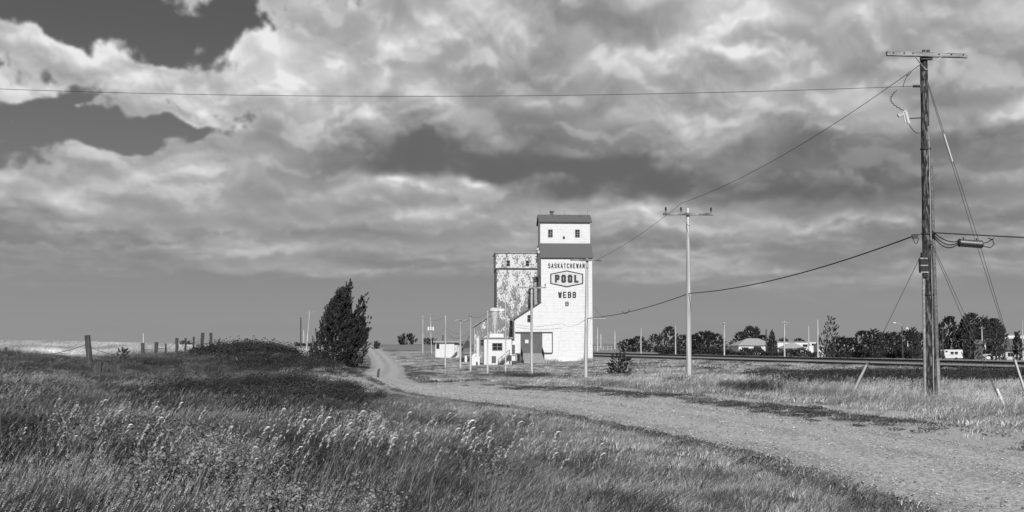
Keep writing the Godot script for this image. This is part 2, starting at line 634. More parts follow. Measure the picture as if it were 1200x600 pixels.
func gravel() -> StandardMaterial3D:
	var n := FastNoiseLite.new()
	n.seed = 77
	n.noise_type = FastNoiseLite.TYPE_CELLULAR
	n.frequency = 0.11
	n.cellular_return_type = FastNoiseLite.RETURN_CELL_VALUE
	n.cellular_jitter = 1.0
	var im := n.get_seamless_image(512, 512)
	var data := im.get_data()
	for i in data.size():
		var v := 0.42 + 0.62 * (data[i] / 255.0 - 0.5)
		v *= 1.9 if data[i] > 246 else (0.45 if data[i] < 14 else 1.0)
		data[i] = int(255.0 * pow(clampf(v, 0.0, 1.0), 1.0 / 2.2) + 0.5)
	var m := plain(0.84, 0.97)
	m.vertex_color_use_as_albedo = true
	m.albedo_texture = ImageTexture.create_from_image(Image.create_from_data(512, 512, false, Image.FORMAT_L8, data))
	m.uv1_triplanar = true
	m.uv1_world_triplanar = true
	m.uv1_scale = Vector3(0.43, 0.43, 0.43)
	var h := FastNoiseLite.new()
	h.seed = 78
	h.noise_type = FastNoiseLite.TYPE_CELLULAR
	h.frequency = 0.11
	h.cellular_return_type = FastNoiseLite.RETURN_DISTANCE
	m.heightmap_enabled = true
	m.heightmap_texture = ImageTexture.create_from_image(h.get_seamless_image(512, 512))
	m.heightmap_flip_texture = true
	m.heightmap_scale = 1.2
	return m

# ---------------------------------------------------------------- the lie of the land
const TC := [-0.5, -0.4, -0.3, -0.25, -0.2, -0.15, -0.1, -0.05, 0.0, 0.05, 0.1, 0.2, 0.35, 0.5]
const DR := [3.0, 9.0, 18.0, 28.0, 38.0, 48.0, 60.0, 72.0, 90.0, 130.0, 170.0, 250.0, 400.0, 1000.0, 6000.0]
const HT := [
	[0.05, 0.05, 0.05, 0.05, 0.0, 0.0, 0.0, 0.0, 0.0, 0.0, 0.0, 0.0, 0.0, 0.0],
	[0.20, 0.20, 0.15, 0.12, 0.10, 0.08, 0.05, 0.03, 0.0, 0.0, 0.0, 0.0, 0.0, 0.0],
	[0.42, 0.35, 0.26, 0.20, 0.14, 0.10, 0.05, 0.0, -0.05, -0.05, 0.0, 0.0, 0.0, 0.0],
	[0.55, 0.40, 0.30, 0.25, 0.20, 0.10, 0.02, -0.08, -0.05, 0.0, 0.0, 0.0, 0.0, 0.0],
	[0.70, 0.40, 0.46, 0.50, 0.46, 0.22, -0.10, -0.12, -0.05, 0.0, 0.0, 0.05, 0.0, 0.0],
	[0.90, 0.80, 0.95, 1.05, 0.95, 0.45, -0.20, -0.20, -0.20, -0.15, -0.10, 0.0, 0.0, 0.0],
	[1.10, 0.75, 1.20, 1.38, 0.72, -0.05, -0.42, -0.45, -0.45, -0.45, -0.40, -0.20, -0.12, -0.10],
	[1.35, 0.85, 1.25, 0.90, 0.20, -0.45, -0.68, -0.72, -0.72, -0.70, -0.65, -0.35, -0.30, -0.25],
	[1.60, 1.30, 1.00, 0.50, -0.25, -0.90, -1.05, -1.10, -1.10, -1.05, -0.80, -0.45, -0.40, -0.45],
	[1.75, 1.60, 1.10, 0.45, -0.60, -1.20, -1.30, -1.30, -1.30, -1.10, -0.70, -0.45, -0.55, -0.70],
	[1.70, 1.65, 1.20, 0.60, 0.00, -0.80, -1.15, -1.20, -1.15, -0.90, -0.70, -0.50, -0.90, -1.20],
	[1.60, 1.55, 1.30, 0.90, 0.50, 0.10, -0.10, -0.30, -0.50, -0.60, -0.60, -0.80, -1.60, -2.00],
	[1.50, 1.50, 1.40, 1.25, 1.10, 1.00, 1.90, 1.30, 0.60, 0.30, 0.10, -0.50, -1.40, -1.90],
	[1.30, 1.30, 1.20, 1.20, 1.10, 1.00, 0.90, 0.80, 0.70, 0.60, 0.60, 0.40, 0.10, -0.10],
	[1.50, 1.50, 1.50, 1.50, 1.50, 1.50, 1.50, 1.50, 1.50, 1.50, 1.50, 1.50, 1.50, 1.50],
]
var n_land := FastNoiseLite.new()
var n_patch := FastNoiseLite.new()
var n_tint := FastNoiseLite.new()

func cubic(a: float, b: float, c: float, d: float, t: float) -> float:
	return b + 0.5 * t * (c - a + t * (2.0 * a - 5.0 * b + 4.0 * c - d + t * (3.0 * (b - c) + d - a)))

func broad(x: float, d: float) -> float:
	var t := clampf(x / maxf(d, 0.5), -0.5, 0.5)
	var dd := clampf(d, 3.0, 5999.0)
	var j := 0
	while j < TC.size() - 2 and TC[j + 1] < t:
		j += 1
	var i := 0
	while i < DR.size() - 2 and DR[i + 1] < dd:
		i += 1
	var fj: float = (t - TC[j]) / (TC[j + 1] - TC[j])
	var fi: float = log(dd / DR[i]) / log(DR[i + 1] / DR[i])
	var r := [0.0, 0.0, 0.0, 0.0]
	for k in 4:
		var row: Array = HT[clampi(i - 1 + k, 0, DR.size() - 1)]
		r[k] = cubic(row[maxi(j - 1, 0)], row[j], row[j + 1], row[mini(j + 2, TC.size() - 1)], fj)
	return cubic(r[0], r[1], r[2], r[3], fi)

# The gravel road's middle: x, d, width.
const ROAD := [[8.4, -8.0, 5.0], [7.5, 3.0, 5.0], [6.75, 10.0, 4.9], [6.15, 16.5, 4.7], [4.7, 23.0, 4.9], [2.6, 30.0, 5.0], [-0.6, 38.0, 5.0], [-4.4, 47.0, 5.0], [-7.2, 58.0, 5.0], [-9.7, 75.0, 5.0], [-12.5, 100.0, 5.0], [-15.9, 131.0, 5.0], [-20.3, 165.0, 5.0], [-31.5, 240.0, 5.0], [-56.0, 400.0, 5.0], [-93.0, 640.0, 5.0]]

# (middle x, width, dx/dd) of the road at distance d
func road_at(d: float) -> Vector3:
	var n := ROAD.size()
	var i := 0
	while i < n - 2 and ROAD[i + 1][1] < d:
		i += 1
	var f: float = clampf((d - ROAD[i][1]) / (ROAD[i + 1][1] - ROAD[i][1]), 0.0, 1.0)
	var a: Array = ROAD[maxi(i - 1, 0)]
	var b: Array = ROAD[i]
	var c: Array = ROAD[i + 1]
	var e: Array = ROAD[mini(i + 2, n - 1)]
	# Hermite with slopes taken across the neighbours
	var h: float = c[1] - b[1]
	var mb: float = (c[0] - a[0]) / (c[1] - a[1]) * h
	var mc: float = (e[0] - b[0]) / (e[1] - b[1]) * h
	var x: float = (2 * f * f * f - 3 * f * f + 1) * b[0] + (f * f * f - 2 * f * f + f) * mb + (-2 * f * f * f + 3 * f * f) * c[0] + (f * f * f - f * f) * mc
	var s: float = ((6 * f * f - 6 * f) * b[0] + (3 * f * f - 4 * f + 1) * mb + (-6 * f * f + 6 * f) * c[0] + (3 * f * f - 2 * f) * mc) / h
	return Vector3(x, lerpf(b[2], c[2], f), s)

# How far (x, d) lies to the side of the road's middle, in half widths' metres: negative on its near side.
func aside(x: float, d: float) -> float:
	if d > 640.0 or d < -8.0:
		return 99.0
	var r := road_at(d)
	return (x - r.x) / sqrt(1.0 + r.z * r.z)

const SIDING := 64.7
const MAIN_LINE := 68.9
const TRACK_SLOPE := 0.275

func gy(x: float, d: float) -> float:
	var y := broad(x, d)
	if d < 400.0 and d > -8.0:
		var s := absf(aside(x, d))
		var half := road_at(d).y * 0.5
		y += n_land.get_noise_2d(x, d) * 0.16 * smoothstep(half - 0.5, half + 2.5, s)
		y -= 0.1 * (1.0 - smoothstep(half - 0.2, half + 0.9, s))
	return y

func is_dirt(x: float, d: float) -> float:
	# bare earth: beside the road, in the yard before the elevators, and the worn strip past the weeds
	var s := aside(x, d)
	var half := road_at(d).y * 0.5
	var p := n_patch.get_noise_2d(x * 1.0, d * 0.7)
	var f := n_patch.get_noise_2d(x * 5.0 + 50.0, d * 5.0)
	var v := 0.0
	if d < 640.0 and d > -8.0:
		v = maxf(v, 1.0 - smoothstep(half - 0.5, half + 0.05 + 0.4 * f, absf(s)))
		if s > 0.0 and d < 62.0:
			var e := s - half
			var reach := 3.0 if d > 24.0 else 1.5
			v = maxf(v, 1.0 - smoothstep(reach, reach + 1.0, e + p * 1.4 + f * 0.4))
		if s < 0.0 and d > 34.0 and d < 46.0:
			v = maxf(v, 1.0 - smoothstep(2.0, 2.8, -s - half + f))
	var t := x / maxf(d, 1.0)
	if d > 62.0 and d < 260.0 and t > -0.14 and t < 0.09 and s > 0.0:
		v = maxf(v, smoothstep(-0.2, 0.1, -p + 0.3 * f) * smoothstep(62.0, 75.0, d) * (1.0 - smoothstep(0.05, 0.09, t)))
	# a light road beyond the railway
	var q := x + TRACK_SLOPE * d - MAIN_LINE
	if q > 18.0 and q < 34.0 and t > 0.2:
		v = maxf(v, smoothstep(18.0, 22.0, q + 4.0 * p) * (1.0 - smoothstep(29.0, 34.0, q + 4.0 * p)))
	return v

# The land's covers, as plots on the map (x, d): a ripe crop behind the old fence, the trodden elevator yard, the rough
# grass along the road; everything else is farmland in parcels.
const CROP := [Vector2(-900, 30), Vector2(-40, 62), Vector2(-20, 74), Vector2(-15, 82), Vector2(-20, 110), Vector2(-30, 165), Vector2(-62, 400), Vector2(-300, 700), Vector2(-900, 700)]
const YARD := [Vector2(-8, 62), Vector2(6, 60), Vector2(10, 100), Vector2(16, 165), Vector2(10, 260), Vector2(-40, 270), Vector2(-30, 200), Vector2(-12, 110)]
const ROUGH := [Vector2(-900, -900), Vector2(900, -900), Vector2(900, 230), Vector2(20, 250), Vector2(-45, 280), Vector2(-900, 280)]
func ground_colour(x: float, d: float) -> float:
	var p := n_patch.get_noise_2d(x * 0.6 + 500.0, d * 0.6)
	var spot := Vector2(x + 3.0 * n_tint.get_noise_2d(x * 0.2, d * 0.2), d + 4.0 * n_tint.get_noise_2d(x * 0.2 + 60.0, d * 0.2))
	var cover := 0.06 + 0.03 * p
	if Geometry2D.is_point_in_polygon(spot, PackedVector2Array(CROP)):
		cover = 0.24 + 0.08 * p
	elif Geometry2D.is_point_in_polygon(spot, PackedVector2Array(YARD)):
		cover = 0.18 + 0.1 * p
	elif not Geometry2D.is_point_in_polygon(spot, PackedVector2Array(ROUGH)):
		cover = 0.19 + 0.14 * n_tint.get_noise_2d(floorf(spot.x / 90.0) * 7.3, floorf(spot.y / 120.0) * 5.1) + 0.03 * p
	return lerpf(cover, 0.36 + 0.05 * p, is_dirt(x, d))

func build_ground() -> void:
	for a in [[n_land, 61, 0.22, 3], [n_patch, 62, 0.14, 3], [n_tint, 63, 0.35, 3]]:
		var n: FastNoiseLite = a[0]
		n.noise_type = FastNoiseLite.TYPE_SIMPLEX_SMOOTH
		n.seed = a[1]
		n.frequency = a[2]
		n.fractal_octaves = a[3]
	var turns := []
	var q := -180.0
	while q < 180.0:
		turns.append(deg_to_rad(q))
		q += 0.28 if absf(q + 0.1) < 34.0 else 4.0
	var rings := [0.4]
	while rings[-1] < 7000.0:
		rings.append(rings[-1] * (1.024 if rings[-1] > 6.0 and rings[-1] < 450.0 else 1.12))
	var nt := turns.size()
	var verts := PackedVector3Array()
	var cols := PackedColorArray()
	for r in rings:
		for th in turns:
			var x: float = r * sin(th)
			var d: float = r * cos(th)
			verts.append(Vector3(x, gy(x, d), -d))
			var c := ground_colour(x, d)
			cols.append(Color(c, c, c))
	var norms := PackedVector3Array()
	norms.resize(verts.size())
	var nr := rings.size()
	for i in nr:
		for k in nt:
			var du := verts[i * nt + (k + 1) % nt] - verts[i * nt + (k + nt - 1) % nt]
			var dv := verts[mini(i + 1, nr - 1) * nt + k] - verts[maxi(i - 1, 0) * nt + k]
			var n := du.cross(dv).normalized()
			norms[i * nt + k] = n if n.y > 0.0 else -n
	var ix := PackedInt32Array()
	for i in nr - 1:
		for k in nt:
			var k2 := (k + 1) % nt
			ix.append_array([i * nt + k, (i + 1) * nt + k, (i + 1) * nt + k2, i * nt + k, (i + 1) * nt + k2, i * nt + k2])
	# the small disc under the camera
	var mid := verts.size()
	verts.append(Vector3(0, 0.02, 0))
	norms.append(Vector3.UP)
	cols.append(cols[0])
	for k in nt:
		ix.append_array([mid, k, (k + 1) % nt])
	var arr := []
	arr.resize(Mesh.ARRAY_MAX)
	arr[Mesh.ARRAY_VERTEX] = verts
	arr[Mesh.ARRAY_NORMAL] = norms
	arr[Mesh.ARRAY_COLOR] = cols
	arr[Mesh.ARRAY_INDEX] = ix
	var m := ArrayMesh.new()
	m.add_surface_from_arrays(Mesh.PRIMITIVE_TRIANGLES, arr)
	var o := obj("ground", m, M.ground)
	o.set_meta("kind", "structure")
	tag(o, "rolling prairie ground of dry thatch and bare earth patches", "ground")

func build_road() -> void:
	var d := -7.0
	var rows := []
	while d < 600.0:
		rows.append(d)
		d += 0.3 if d < 60.0 else (1.0 if d < 170.0 else 5.0)
	const ACROSS := 25
	var verts := PackedVector3Array()
	var cols := PackedColorArray()
	for dd in rows:
		var r := road_at(dd)
		var side := Vector2(1.0, -r.z).normalized()
		for k in ACROSS:
			var f := float(k) / (ACROSS - 1) * 2.0 - 1.0
			var wob := 0.35 * n_tint.get_noise_2d(dd * 1.2, 40.0 * signf(f)) + 0.2 * n_tint.get_noise_2d(dd * 5.0, 90.0 * signf(f))
			var s: float = f * (r.y * 0.5 + wob - 0.1)
			var x := r.x + side.x * s
			var e: float = dd + side.y * s
			var rut := exp(-pow((absf(s + 0.25 * n_tint.get_noise_2d(e * 0.15, 7.0)) - 0.9) / 0.42, 2.0))
			var y := gy(x, e) + 0.055 + 0.05 * (1.0 - f * f) - 0.045 * rut + 0.018 * n_tint.get_noise_2d(x * 8.0, e * 8.0)
			y -= 0.14 * smoothstep(0.82, 1.0, absf(f))
			verts.append(Vector3(x, y, -e))
			# packed wheel tracks of finer, paler grit between rows of coarser stone
			var c := 0.82 + 0.42 * rut + 0.22 * n_tint.get_noise_2d(x * 2.0, e * 0.9)
			cols.append(Color(c, c, c))
	var st := start()
	for i in rows.size() - 1:
		for k in ACROSS - 1:
			var a := i * ACROSS + k
			for v in [a, a + ACROSS, a + ACROSS + 1, a, a + ACROSS + 1, a + 1]:
				st.set_color(cols[v])
				st.set_smooth_group(0)
				st.add_vertex(verts[v])
	st.index()
	st.generate_normals()
	var o := obj("road", st.commit(), M.gravel)
	o.set_meta("kind", "structure")
	tag(o, "curving gravel road with pale wheel tracks", "road")

func build_railway() -> void:
	var ties := []
	for track in [[SIDING, -0.15, "rusty siding track on low pale ballast running past the elevators", 0.0], [MAIN_LINE, 0.2, "main railway line on raised ballast beyond the siding track", 0.0]]:
		var a: float = track[0]
		var top: float = track[1]
		var dir := Vector3(-TRACK_SLOPE, 0, -1).normalized()
		var side := dir.cross(Vector3.UP).normalized()
		var p0 := Vector3(a - TRACK_SLOPE * 52.0, top, -52.0)
		var p1 := Vector3(a - TRACK_SLOPE * 640.0, top, -640.0)
		var t := thing("railway_track", track[2], "railway track", p0, 0.0, "railway tracks")
		var along := p1 - p0
		var bed := start()
		var prof := [Vector2(-3.4, -1.3), Vector2(-1.75, -0.24), Vector2(1.75, -0.24), Vector2(3.4, -1.3)]
		for i in 3:
			var u: Vector3 = side * prof[i].x + Vector3.UP * prof[i].y
			var v: Vector3 = side * prof[i + 1].x + Vector3.UP * prof[i + 1].y
			quad(bed, u, v, v + along, u + along, Vector3.UP + side * (prof[i].x + prof[i + 1].x))
		obj("ballast", bed.commit(), M.ballast, t)
		for s in [-0.7175, 0.7175]:
			var st := start()
			var o: Vector3 = side * s
			for q in [[0.035, -0.04, 0.0], [0.01, -0.13, -0.04], [0.07, -0.16, -0.13]]:
				bar(st, o + Vector3.UP * (q[1] + q[2]) * 0.5, o + along + Vector3.UP * (q[1] + q[2]) * 0.5, q[0] * 2.0, q[2] - q[1], Vector3.UP)
			obj("rail", st.commit(), M.rail, t)
		var mm := MultiMesh.new()
		mm.transform_format = MultiMesh.TRANSFORM_3D
		mm.mesh = box_mesh(Vector3(-1.3, -0.31, -0.11), Vector3(1.3, -0.165, 0.11))
		var n := int(along.length() / 0.55)
		mm.instance_count = n
		var turn := Basis(side, Vector3.UP, -dir)
		for i in n:
			mm.set_instance_transform(i, Transform3D(turn.rotated(Vector3.UP, rng.randf_range(-0.02, 0.02)), dir * (0.55 * i) + Vector3(0, rng.randf_range(-0.03, 0.015), 0)))
		var mi := MultiMeshInstance3D.new()
		mi.name = "sleepers"
		mi.multimesh = mm
		mi.material_override = M.tie
		mi.set_meta("kind", "stuff")
		t.add_child(mi)

# ---------------------------------------------------------------- lettering: strokes on a grid 4 wide and 6 high
const GLYPHS := {
	"S": [[4, 5.2, 3.2, 6], [3.2, 6, 0.8, 6], [0.8, 6, 0, 5.2], [0, 5.2, 0, 3.9], [0, 3.9, 0.8, 3.1], [0.8, 3.1, 3.2, 3.1], [3.2, 3.1, 4, 2.3], [4, 2.3, 4, 0.8], [4, 0.8, 3.2, 0], [3.2, 0, 0.8, 0], [0.8, 0, 0, 0.8]],
	"A": [[0, 0, 2, 6], [2, 6, 4, 0], [0.7, 2, 3.3, 2]],
	"K": [[0, 0, 0, 6], [0, 2.4, 4, 6], [1.4, 3.6, 4, 0]],
	"T": [[0, 6, 4, 6], [2, 6, 2, 0]],
	"C": [[4, 5, 3.1, 6], [3.1, 6, 0.9, 6], [0.9, 6, 0, 5], [0, 5, 0, 1], [0, 1, 0.9, 0], [0.9, 0, 3.1, 0], [3.1, 0, 4, 1]],
	"H": [[0, 0, 0, 6], [4, 0, 4, 6], [0, 3, 4, 3]],
	"E": [[0, 0, 0, 6], [0, 6, 4, 6], [0, 3, 3.3, 3], [0, 0, 4, 0]],
	"W": [[0, 6, 1, 0], [1, 0, 2.2, 5], [2.2, 5, 3.4, 0], [3.4, 0, 4.4, 6]],
	"N": [[0, 0, 0, 6], [0, 6, 4, 0], [4, 0, 4, 6]],
	"P": [[0, 0, 0, 6], [0, 6, 3.2, 6], [3.2, 6, 4, 5.2], [4, 5.2, 4, 3.4], [4, 3.4, 3.2, 2.6], [3.2, 2.6, 0, 2.6]],
	"O": [[0.8, 6, 3.2, 6], [3.2, 6, 4, 5.2], [4, 5.2, 4, 0.8], [4, 0.8, 3.2, 0], [3.2, 0, 0.8, 0], [0.8, 0, 0, 0.8], [0, 0.8, 0, 5.2], [0, 5.2, 0.8, 6]],
	"L": [[0, 6, 0, 0], [0, 0, 3.8, 0]],
	"B": [[0, 0, 0, 6], [0, 6, 3.2, 6], [3.2, 6, 4, 5.3], [4, 5.3, 4, 3.8], [4, 3.8, 3.2, 3.1], [3.2, 3.1, 0, 3.1], [3.2, 3.1, 4, 2.4], [4, 2.4, 4, 0.8], [4, 0.8, 3.2, 0], [3.2, 0, 0, 0]],
}

# Letters standing on y0 between x0 and x1, painted on the plane z.
func lettering(word: String, x0: float, x1: float, y0: float, height: float, stroke: float, z: float) -> Mesh:
	var st := start()
	var n := word.length()
	var cell := (x1 - x0) / (n + (n - 1) * 0.38)
	var k := 0
	for ch in word:
		var left := x0 + k * cell * 1.38
		var layer := 0
		for s in GLYPHS[ch]:
			var a := Vector3(left + stroke * 0.5 + s[0] / 4.0 * (cell - stroke), y0 + stroke * 0.5 + s[1] / 6.0 * (height - stroke), z)
			var b := Vector3(left + stroke * 0.5 + s[2] / 4.0 * (cell - stroke), y0 + stroke * 0.5 + s[3] / 6.0 * (height - stroke), z)
			var along := (b - a).normalized() * stroke * 0.42
			# each stroke a hair prouder than the last, so that crossings do not share a plane
			bar(st, a - along, b + along, stroke, 0.02 + 0.002 * layer, Vector3(0, 0, 1))
			layer += 1
		k += 1
	return st.commit()

func window(parent: Node3D, x: float, y: float, w: float, h: float, z: float, frame: Material, cols := 2, rows := 2) -> void:
	var st := start()
	var b := 0.07
	span(st, Vector3(x - w / 2 - b, y - h / 2 - b, z - 0.04), Vector3(x - w / 2, y + h / 2 + b, z + 0.07))
	span(st, Vector3(x + w / 2, y - h / 2 - b, z - 0.04), Vector3(x + w / 2 + b, y + h / 2 + b, z + 0.07))
	span(st, Vector3(x - w / 2, y + h / 2, z - 0.04), Vector3(x + w / 2, y + h / 2 + b, z + 0.068))
	span(st, Vector3(x - w / 2, y - h / 2 - b, z - 0.04), Vector3(x + w / 2, y - h / 2, z + 0.085))
	var f := obj("window", st.commit(), frame, parent)
	for i in cols:
		for k in rows:
			var pw := w / cols
			var ph := h / rows
			obj("pane", box_mesh(Vector3(x - w / 2 + i * pw + 0.03, y - h / 2 + k * ph + 0.03, z + 0.008), Vector3(x - w / 2 + (i + 1) * pw - 0.03, y - h / 2 + (k + 1) * ph - 0.03, z + 0.02)), M.glass, f)
	obj("sash", box_mesh(Vector3(x - w / 2 + 0.001, y - h / 2 + 0.001, z + 0.002), Vector3(x + w / 2 - 0.001, y + h / 2 - 0.001, z + 0.012)), M.roof_grey, f)

func hexagon(w: float, h: float, shoulder: float, cx: float, cy: float) -> Array:
	return [Vector2(cx - w / 2, cy - shoulder / 2), Vector2(cx, cy - h / 2), Vector2(cx + w / 2, cy - shoulder / 2), Vector2(cx + w / 2, cy + shoulder / 2), Vector2(cx, cy + h / 2), Vector2(cx - w / 2, cy + shoulder / 2)]

# A roof slab from a (low edge) to b (high edge) in the zy plane, x0 to x1.
func roof_slab(parent: Node3D, a: Vector2, b: Vector2, x0: float, x1: float, mat: Material, called := "roof", thick := 0.14) -> MeshInstance3D:
	var n := (b - a).normalized().orthogonal()
	if n.y < 0.0:
		n = -n
	return obj(called, along_x([a + n * 0.01, b + n * 0.01, b + n * (thick + 0.01), a + n * (thick + 0.01)], x0, x1), mat, parent)

# A wall face with its own uv (0..1 across and down), for the flaking paint.
func face(pts: Array, lo: Vector2, hi: Vector2, z: float, thick: float) -> Mesh:
	var st := start()
	var poly := PackedVector2Array(pts)
	var ix := Geometry2D.triangulate_polygon(poly)
	for i in range(0, ix.size(), 3):
		var p := [poly[ix[i]], poly[ix[i + 1]], poly[ix[i + 2]]]
		if (p[1] - p[0]).cross(p[2] - p[0]) > 0.0:
			p = [p[0], p[2], p[1]]
		for v in p:
			st.set_normal(Vector3(0, 0, 1))
			st.set_uv(Vector2((v.x - lo.x) / (hi.x - lo.x), (hi.y - v.y) / (hi.y - lo.y)))
			st.add_vertex(Vector3(v.x, v.y, z))
	for i in poly.size():
		var a := poly[i]
		var b := poly[(i + 1) % poly.size()]
		var mid := (lo + hi) * 0.5
		var out := Vector3((a + b).x * 0.5 - mid.x, (a + b).y * 0.5 - mid.y, 0)
		quad(st, Vector3(a.x, a.y, z), Vector3(b.x, b.y, z), Vector3(b.x, b.y, z - thick), Vector3(a.x, a.y, z - thick), out)
	return st.commit()

func handrail(parent: Node3D, a: Vector3, b: Vector3, h: float, mat: Material) -> void:
	var st := start()
	bar(st, a + Vector3(0, h, 0), b + Vector3(0, h, 0), 0.1, 0.08)
	bar(st, a + Vector3(0, h * 0.5, 0), b + Vector3(0, h * 0.5, 0), 0.08, 0.06)
	for i in 4:
		var p := a.lerp(b, i / 3.0)
		bar(st, p - Vector3(0, 0.3, 0), p + Vector3(0, h - 0.02, 0), 0.09, 0.09)
	obj("handrail", st.commit(), mat, parent)

func stairs(parent: Node3D, top: Vector3, along: Vector3, n: int, rise: float, run: float, width: float, mat: Material) -> void:
	var dir := along.normalized()
	var side := dir.cross(Vector3.UP).normalized()
	for i in n:
		var st := start()
		var c := top + dir * run * (i + 0.5) - Vector3(0, rise * (i + 0.5), 0)
		box(st, c, Vector3(run * 1.06, 0.06, width), Basis(dir, Vector3.UP, side * -1.0 if dir.cross(Vector3.UP).dot(side) < 0 else side))
		obj("step", st.commit(), mat, parent)

# ---------------------------------------------------------------- the elevators and the yard
func pool_elevator() -> void:
	var p := on_ground(661.3, 169.5)
	p.y = -0.45
	var t := thing("grain_elevator", "tall white wooden grain elevator with hexagonal sign and dark shingled roofs", "grain elevator", p, deg_to_rad(2.6))
	var hw := 4.1
	var zf := 4.5
	# body and cupola, seen from the end: z, y
	obj("wall", along_x([Vector2(-4.5, -1.0), Vector2(4.5, -1.0), Vector2(4.5, 16.3), Vector2(2.5, 18.57), Vector2(-2.5, 18.57), Vector2(-4.5, 16.3)], -hw, hw), M.white, t)
	obj("cupola_wall", along_x([Vector2(-2.45, 18.4), Vector2(2.45, 18.4), Vector2(2.45, 22.25), Vector2(0, 23.6), Vector2(-2.45, 22.25)], -hw + 0.02, hw - 0.02), M.white, t)
	obj("side_wall", along_x([Vector2(-4.48, -0.9), Vector2(4.48, -0.9), Vector2(4.48, 16.28), Vector2(2.45, 18.55), Vector2(2.45, 22.2), Vector2(0, 23.55), Vector2(-2.45, 22.2), Vector2(-2.45, 18.55), Vector2(-4.48, 16.28)], -hw - 0.05, -hw - 0.003), M.white, t)
	for s in [1.0, -1.0]:
		roof_slab(t, Vector2(4.72 * s, 16.05), Vector2(2.48 * s, 18.59), -hw - 0.18, hw + 0.18, M.shingle, "lower_roof")
		var r := roof_slab(t, Vector2(2.72 * s, 22.1), Vector2(0.0, 23.61), -hw - 0.3, hw + 0.3, M.shingle, "upper_roof")
		if s > 0:
			var st := start()
			span(st, Vector3(-2.25, 23.2, -0.35), Vector3(-1.75, 24.15, 0.15))
			span(st, Vector3(-2.35, 24.15, -0.45), Vector3(-1.65, 24.35, 0.25))
			obj("vent", st.commit(), M.roof_dark, r)
			var hatch := start()
			box(hatch, Vector3(2.75, 23.35, 0.75), Vector3(0.55, 0.35, 0.5))
			obj("hatch", hatch.commit(), M.roof_dark, r)
		# thin lightning rods on the ridge
	for x in [-4.0, 0.1, 4.0]:
		obj("lightning_rod", tube_mesh([Vector3(x, 23.6, 0), Vector3(x, 24.6, 0)], [0.025, 0.012], 5), M.wire, t)
	for x in [-2.45, 2.0]:
		window(t, x, 20.35, 0.62, 1.1, 2.455, M.trim, 2, 3)
	obj("small_window", box_mesh(Vector3(-0.42, 19.45, 2.4), Vector3(-0.05, 19.85, 2.5)), M.trim, t)
	# corner boards
	for x in [-hw + 0.06, hw - 0.06]:
		obj("corner_board", box_mesh(Vector3(x - 0.09, -0.9, zf), Vector3(x + 0.09, 16.1, zf + 0.03)), M.off_white, t)
	# the writing
	obj("lettering", lettering("SASKATCHEWAN", -3.0, 2.93, 14.45, 0.8, 0.14, zf + 0.012), M.print, t)
	var z := zf + 0.03
	var sg := obj("sign", slab_mesh(hexagon(5.35, 2.75, 1.62, 0.0, 12.75), zf - 0.02, z), M.print, t)
	obj("sign_panel", slab_mesh(hexagon(4.95, 2.37, 1.36, 0.0, 12.75), z, z + 0.02), M.sign, sg)
	obj("sign_lettering", lettering("POOL", -1.92, 1.95, 12.12, 1.3, 0.34, z + 0.034), M.print, sg)
	obj("lettering", lettering("WEBB", -1.4, 1.5, 9.65, 1.02, 0.2, zf + 0.012), M.print, t)
	obj("lettering", lettering("B", -0.25, 0.3, 8.35, 0.72, 0.15, zf + 0.012), M.print, t)
	# outline of the same sign on the shaded side
	var flip := Transform3D(Vector3(0, 0, 1), Vector3(0, 1, 0), Vector3(-1, 0, 0), Vector3(-hw - 0.05, 12.2, 0.4))
	var edge := start()
	var hx := hexagon(5.3, 2.75, 1.6, 0, 0)
	for i in 6:
		var a: Vector2 = hx[i]
		var b: Vector2 = hx[(i + 1) % 6]
		bar(edge, flip * Vector3(a.x, a.y, 0.02), flip * Vector3(b.x, b.y, 0.02), 0.22, 0.03, Vector3(1, 0, 0))
	obj("side_sign_outline", edge.commit(), M.roof_grey, t)
	for zz in [3.2, 1.4]:
		var st := start()
		lathe(st, Vector3(-hw - 0.3, 17.0 + (3.2 - zz) * 0.35, zz), [[0.0, 0.12], [0.12, 0.28], [0.3, 0.28], [0.42, 0.14]], 8)
		obj("insulator", st.commit(), M.porcelain, t)
	# casing up the shaded side
	obj("leg_casing", box_mesh(Vector3(-hw - 0.75, 8.3, -3.6), Vector3(-hw - 0.05, 12.8, -1.6)), M.roof_grey, t)
	roof_slab(t, Vector2(-1.4, 12.7), Vector2(-3.8, 13.5), -hw - 0.95, -hw - 0.04, M.roof_dark, "casing_roof", 0.1)
	# the driveway shed leaning on the side
	obj("driveway_wall", slab_mesh([Vector2(-8.4, -1.0), Vector2(-4.1, -1.0), Vector2(-4.1, 9.0), Vector2(-8.4, 6.25)], -4.45, zf - 0.02), M.white, t)
	obj("driveway_side", box_mesh(Vector3(-8.45, -0.9, -4.4), Vector3(-8.403, 6.2, zf - 0.1)), M.white, t)
	var n := Vector2(-2.75, 4.3).normalized()
	var lo := Vector2(-8.4, 6.25) - Vector2(4.3, 2.75).normalized() * 0.55
	var hi := Vector2(-4.103, 9.0)
	obj("driveway_roof", slab_mesh([lo + n * 0.01, hi + n * 0.01, hi + n * 0.16, lo + n * 0.16], -4.7, zf + 0.25), M.roof_dark, t)
	window(t, -6.05, 6.35, 0.5, 1.0, zf - 0.02, M.trim, 1, 2)
	obj("drive_door", box_mesh(Vector3(-7.47, 0.86, zf - 0.02), Vector3(-3.97, 4.05, zf + 0.06)), M.door, t)
	var dd := t.get_node("drive_door")
	obj("notice", box_mesh(Vector3(-6.75, 2.4, zf + 0.06), Vector3(-6.2, 2.95, zf + 0.075)), M.white, dd)
	obj("sliding_panel", box_mesh(Vector3(-3.93, 0.95, zf + 0.002), Vector3(-2.4, 4.0, zf + 0.045)), M.white, t)
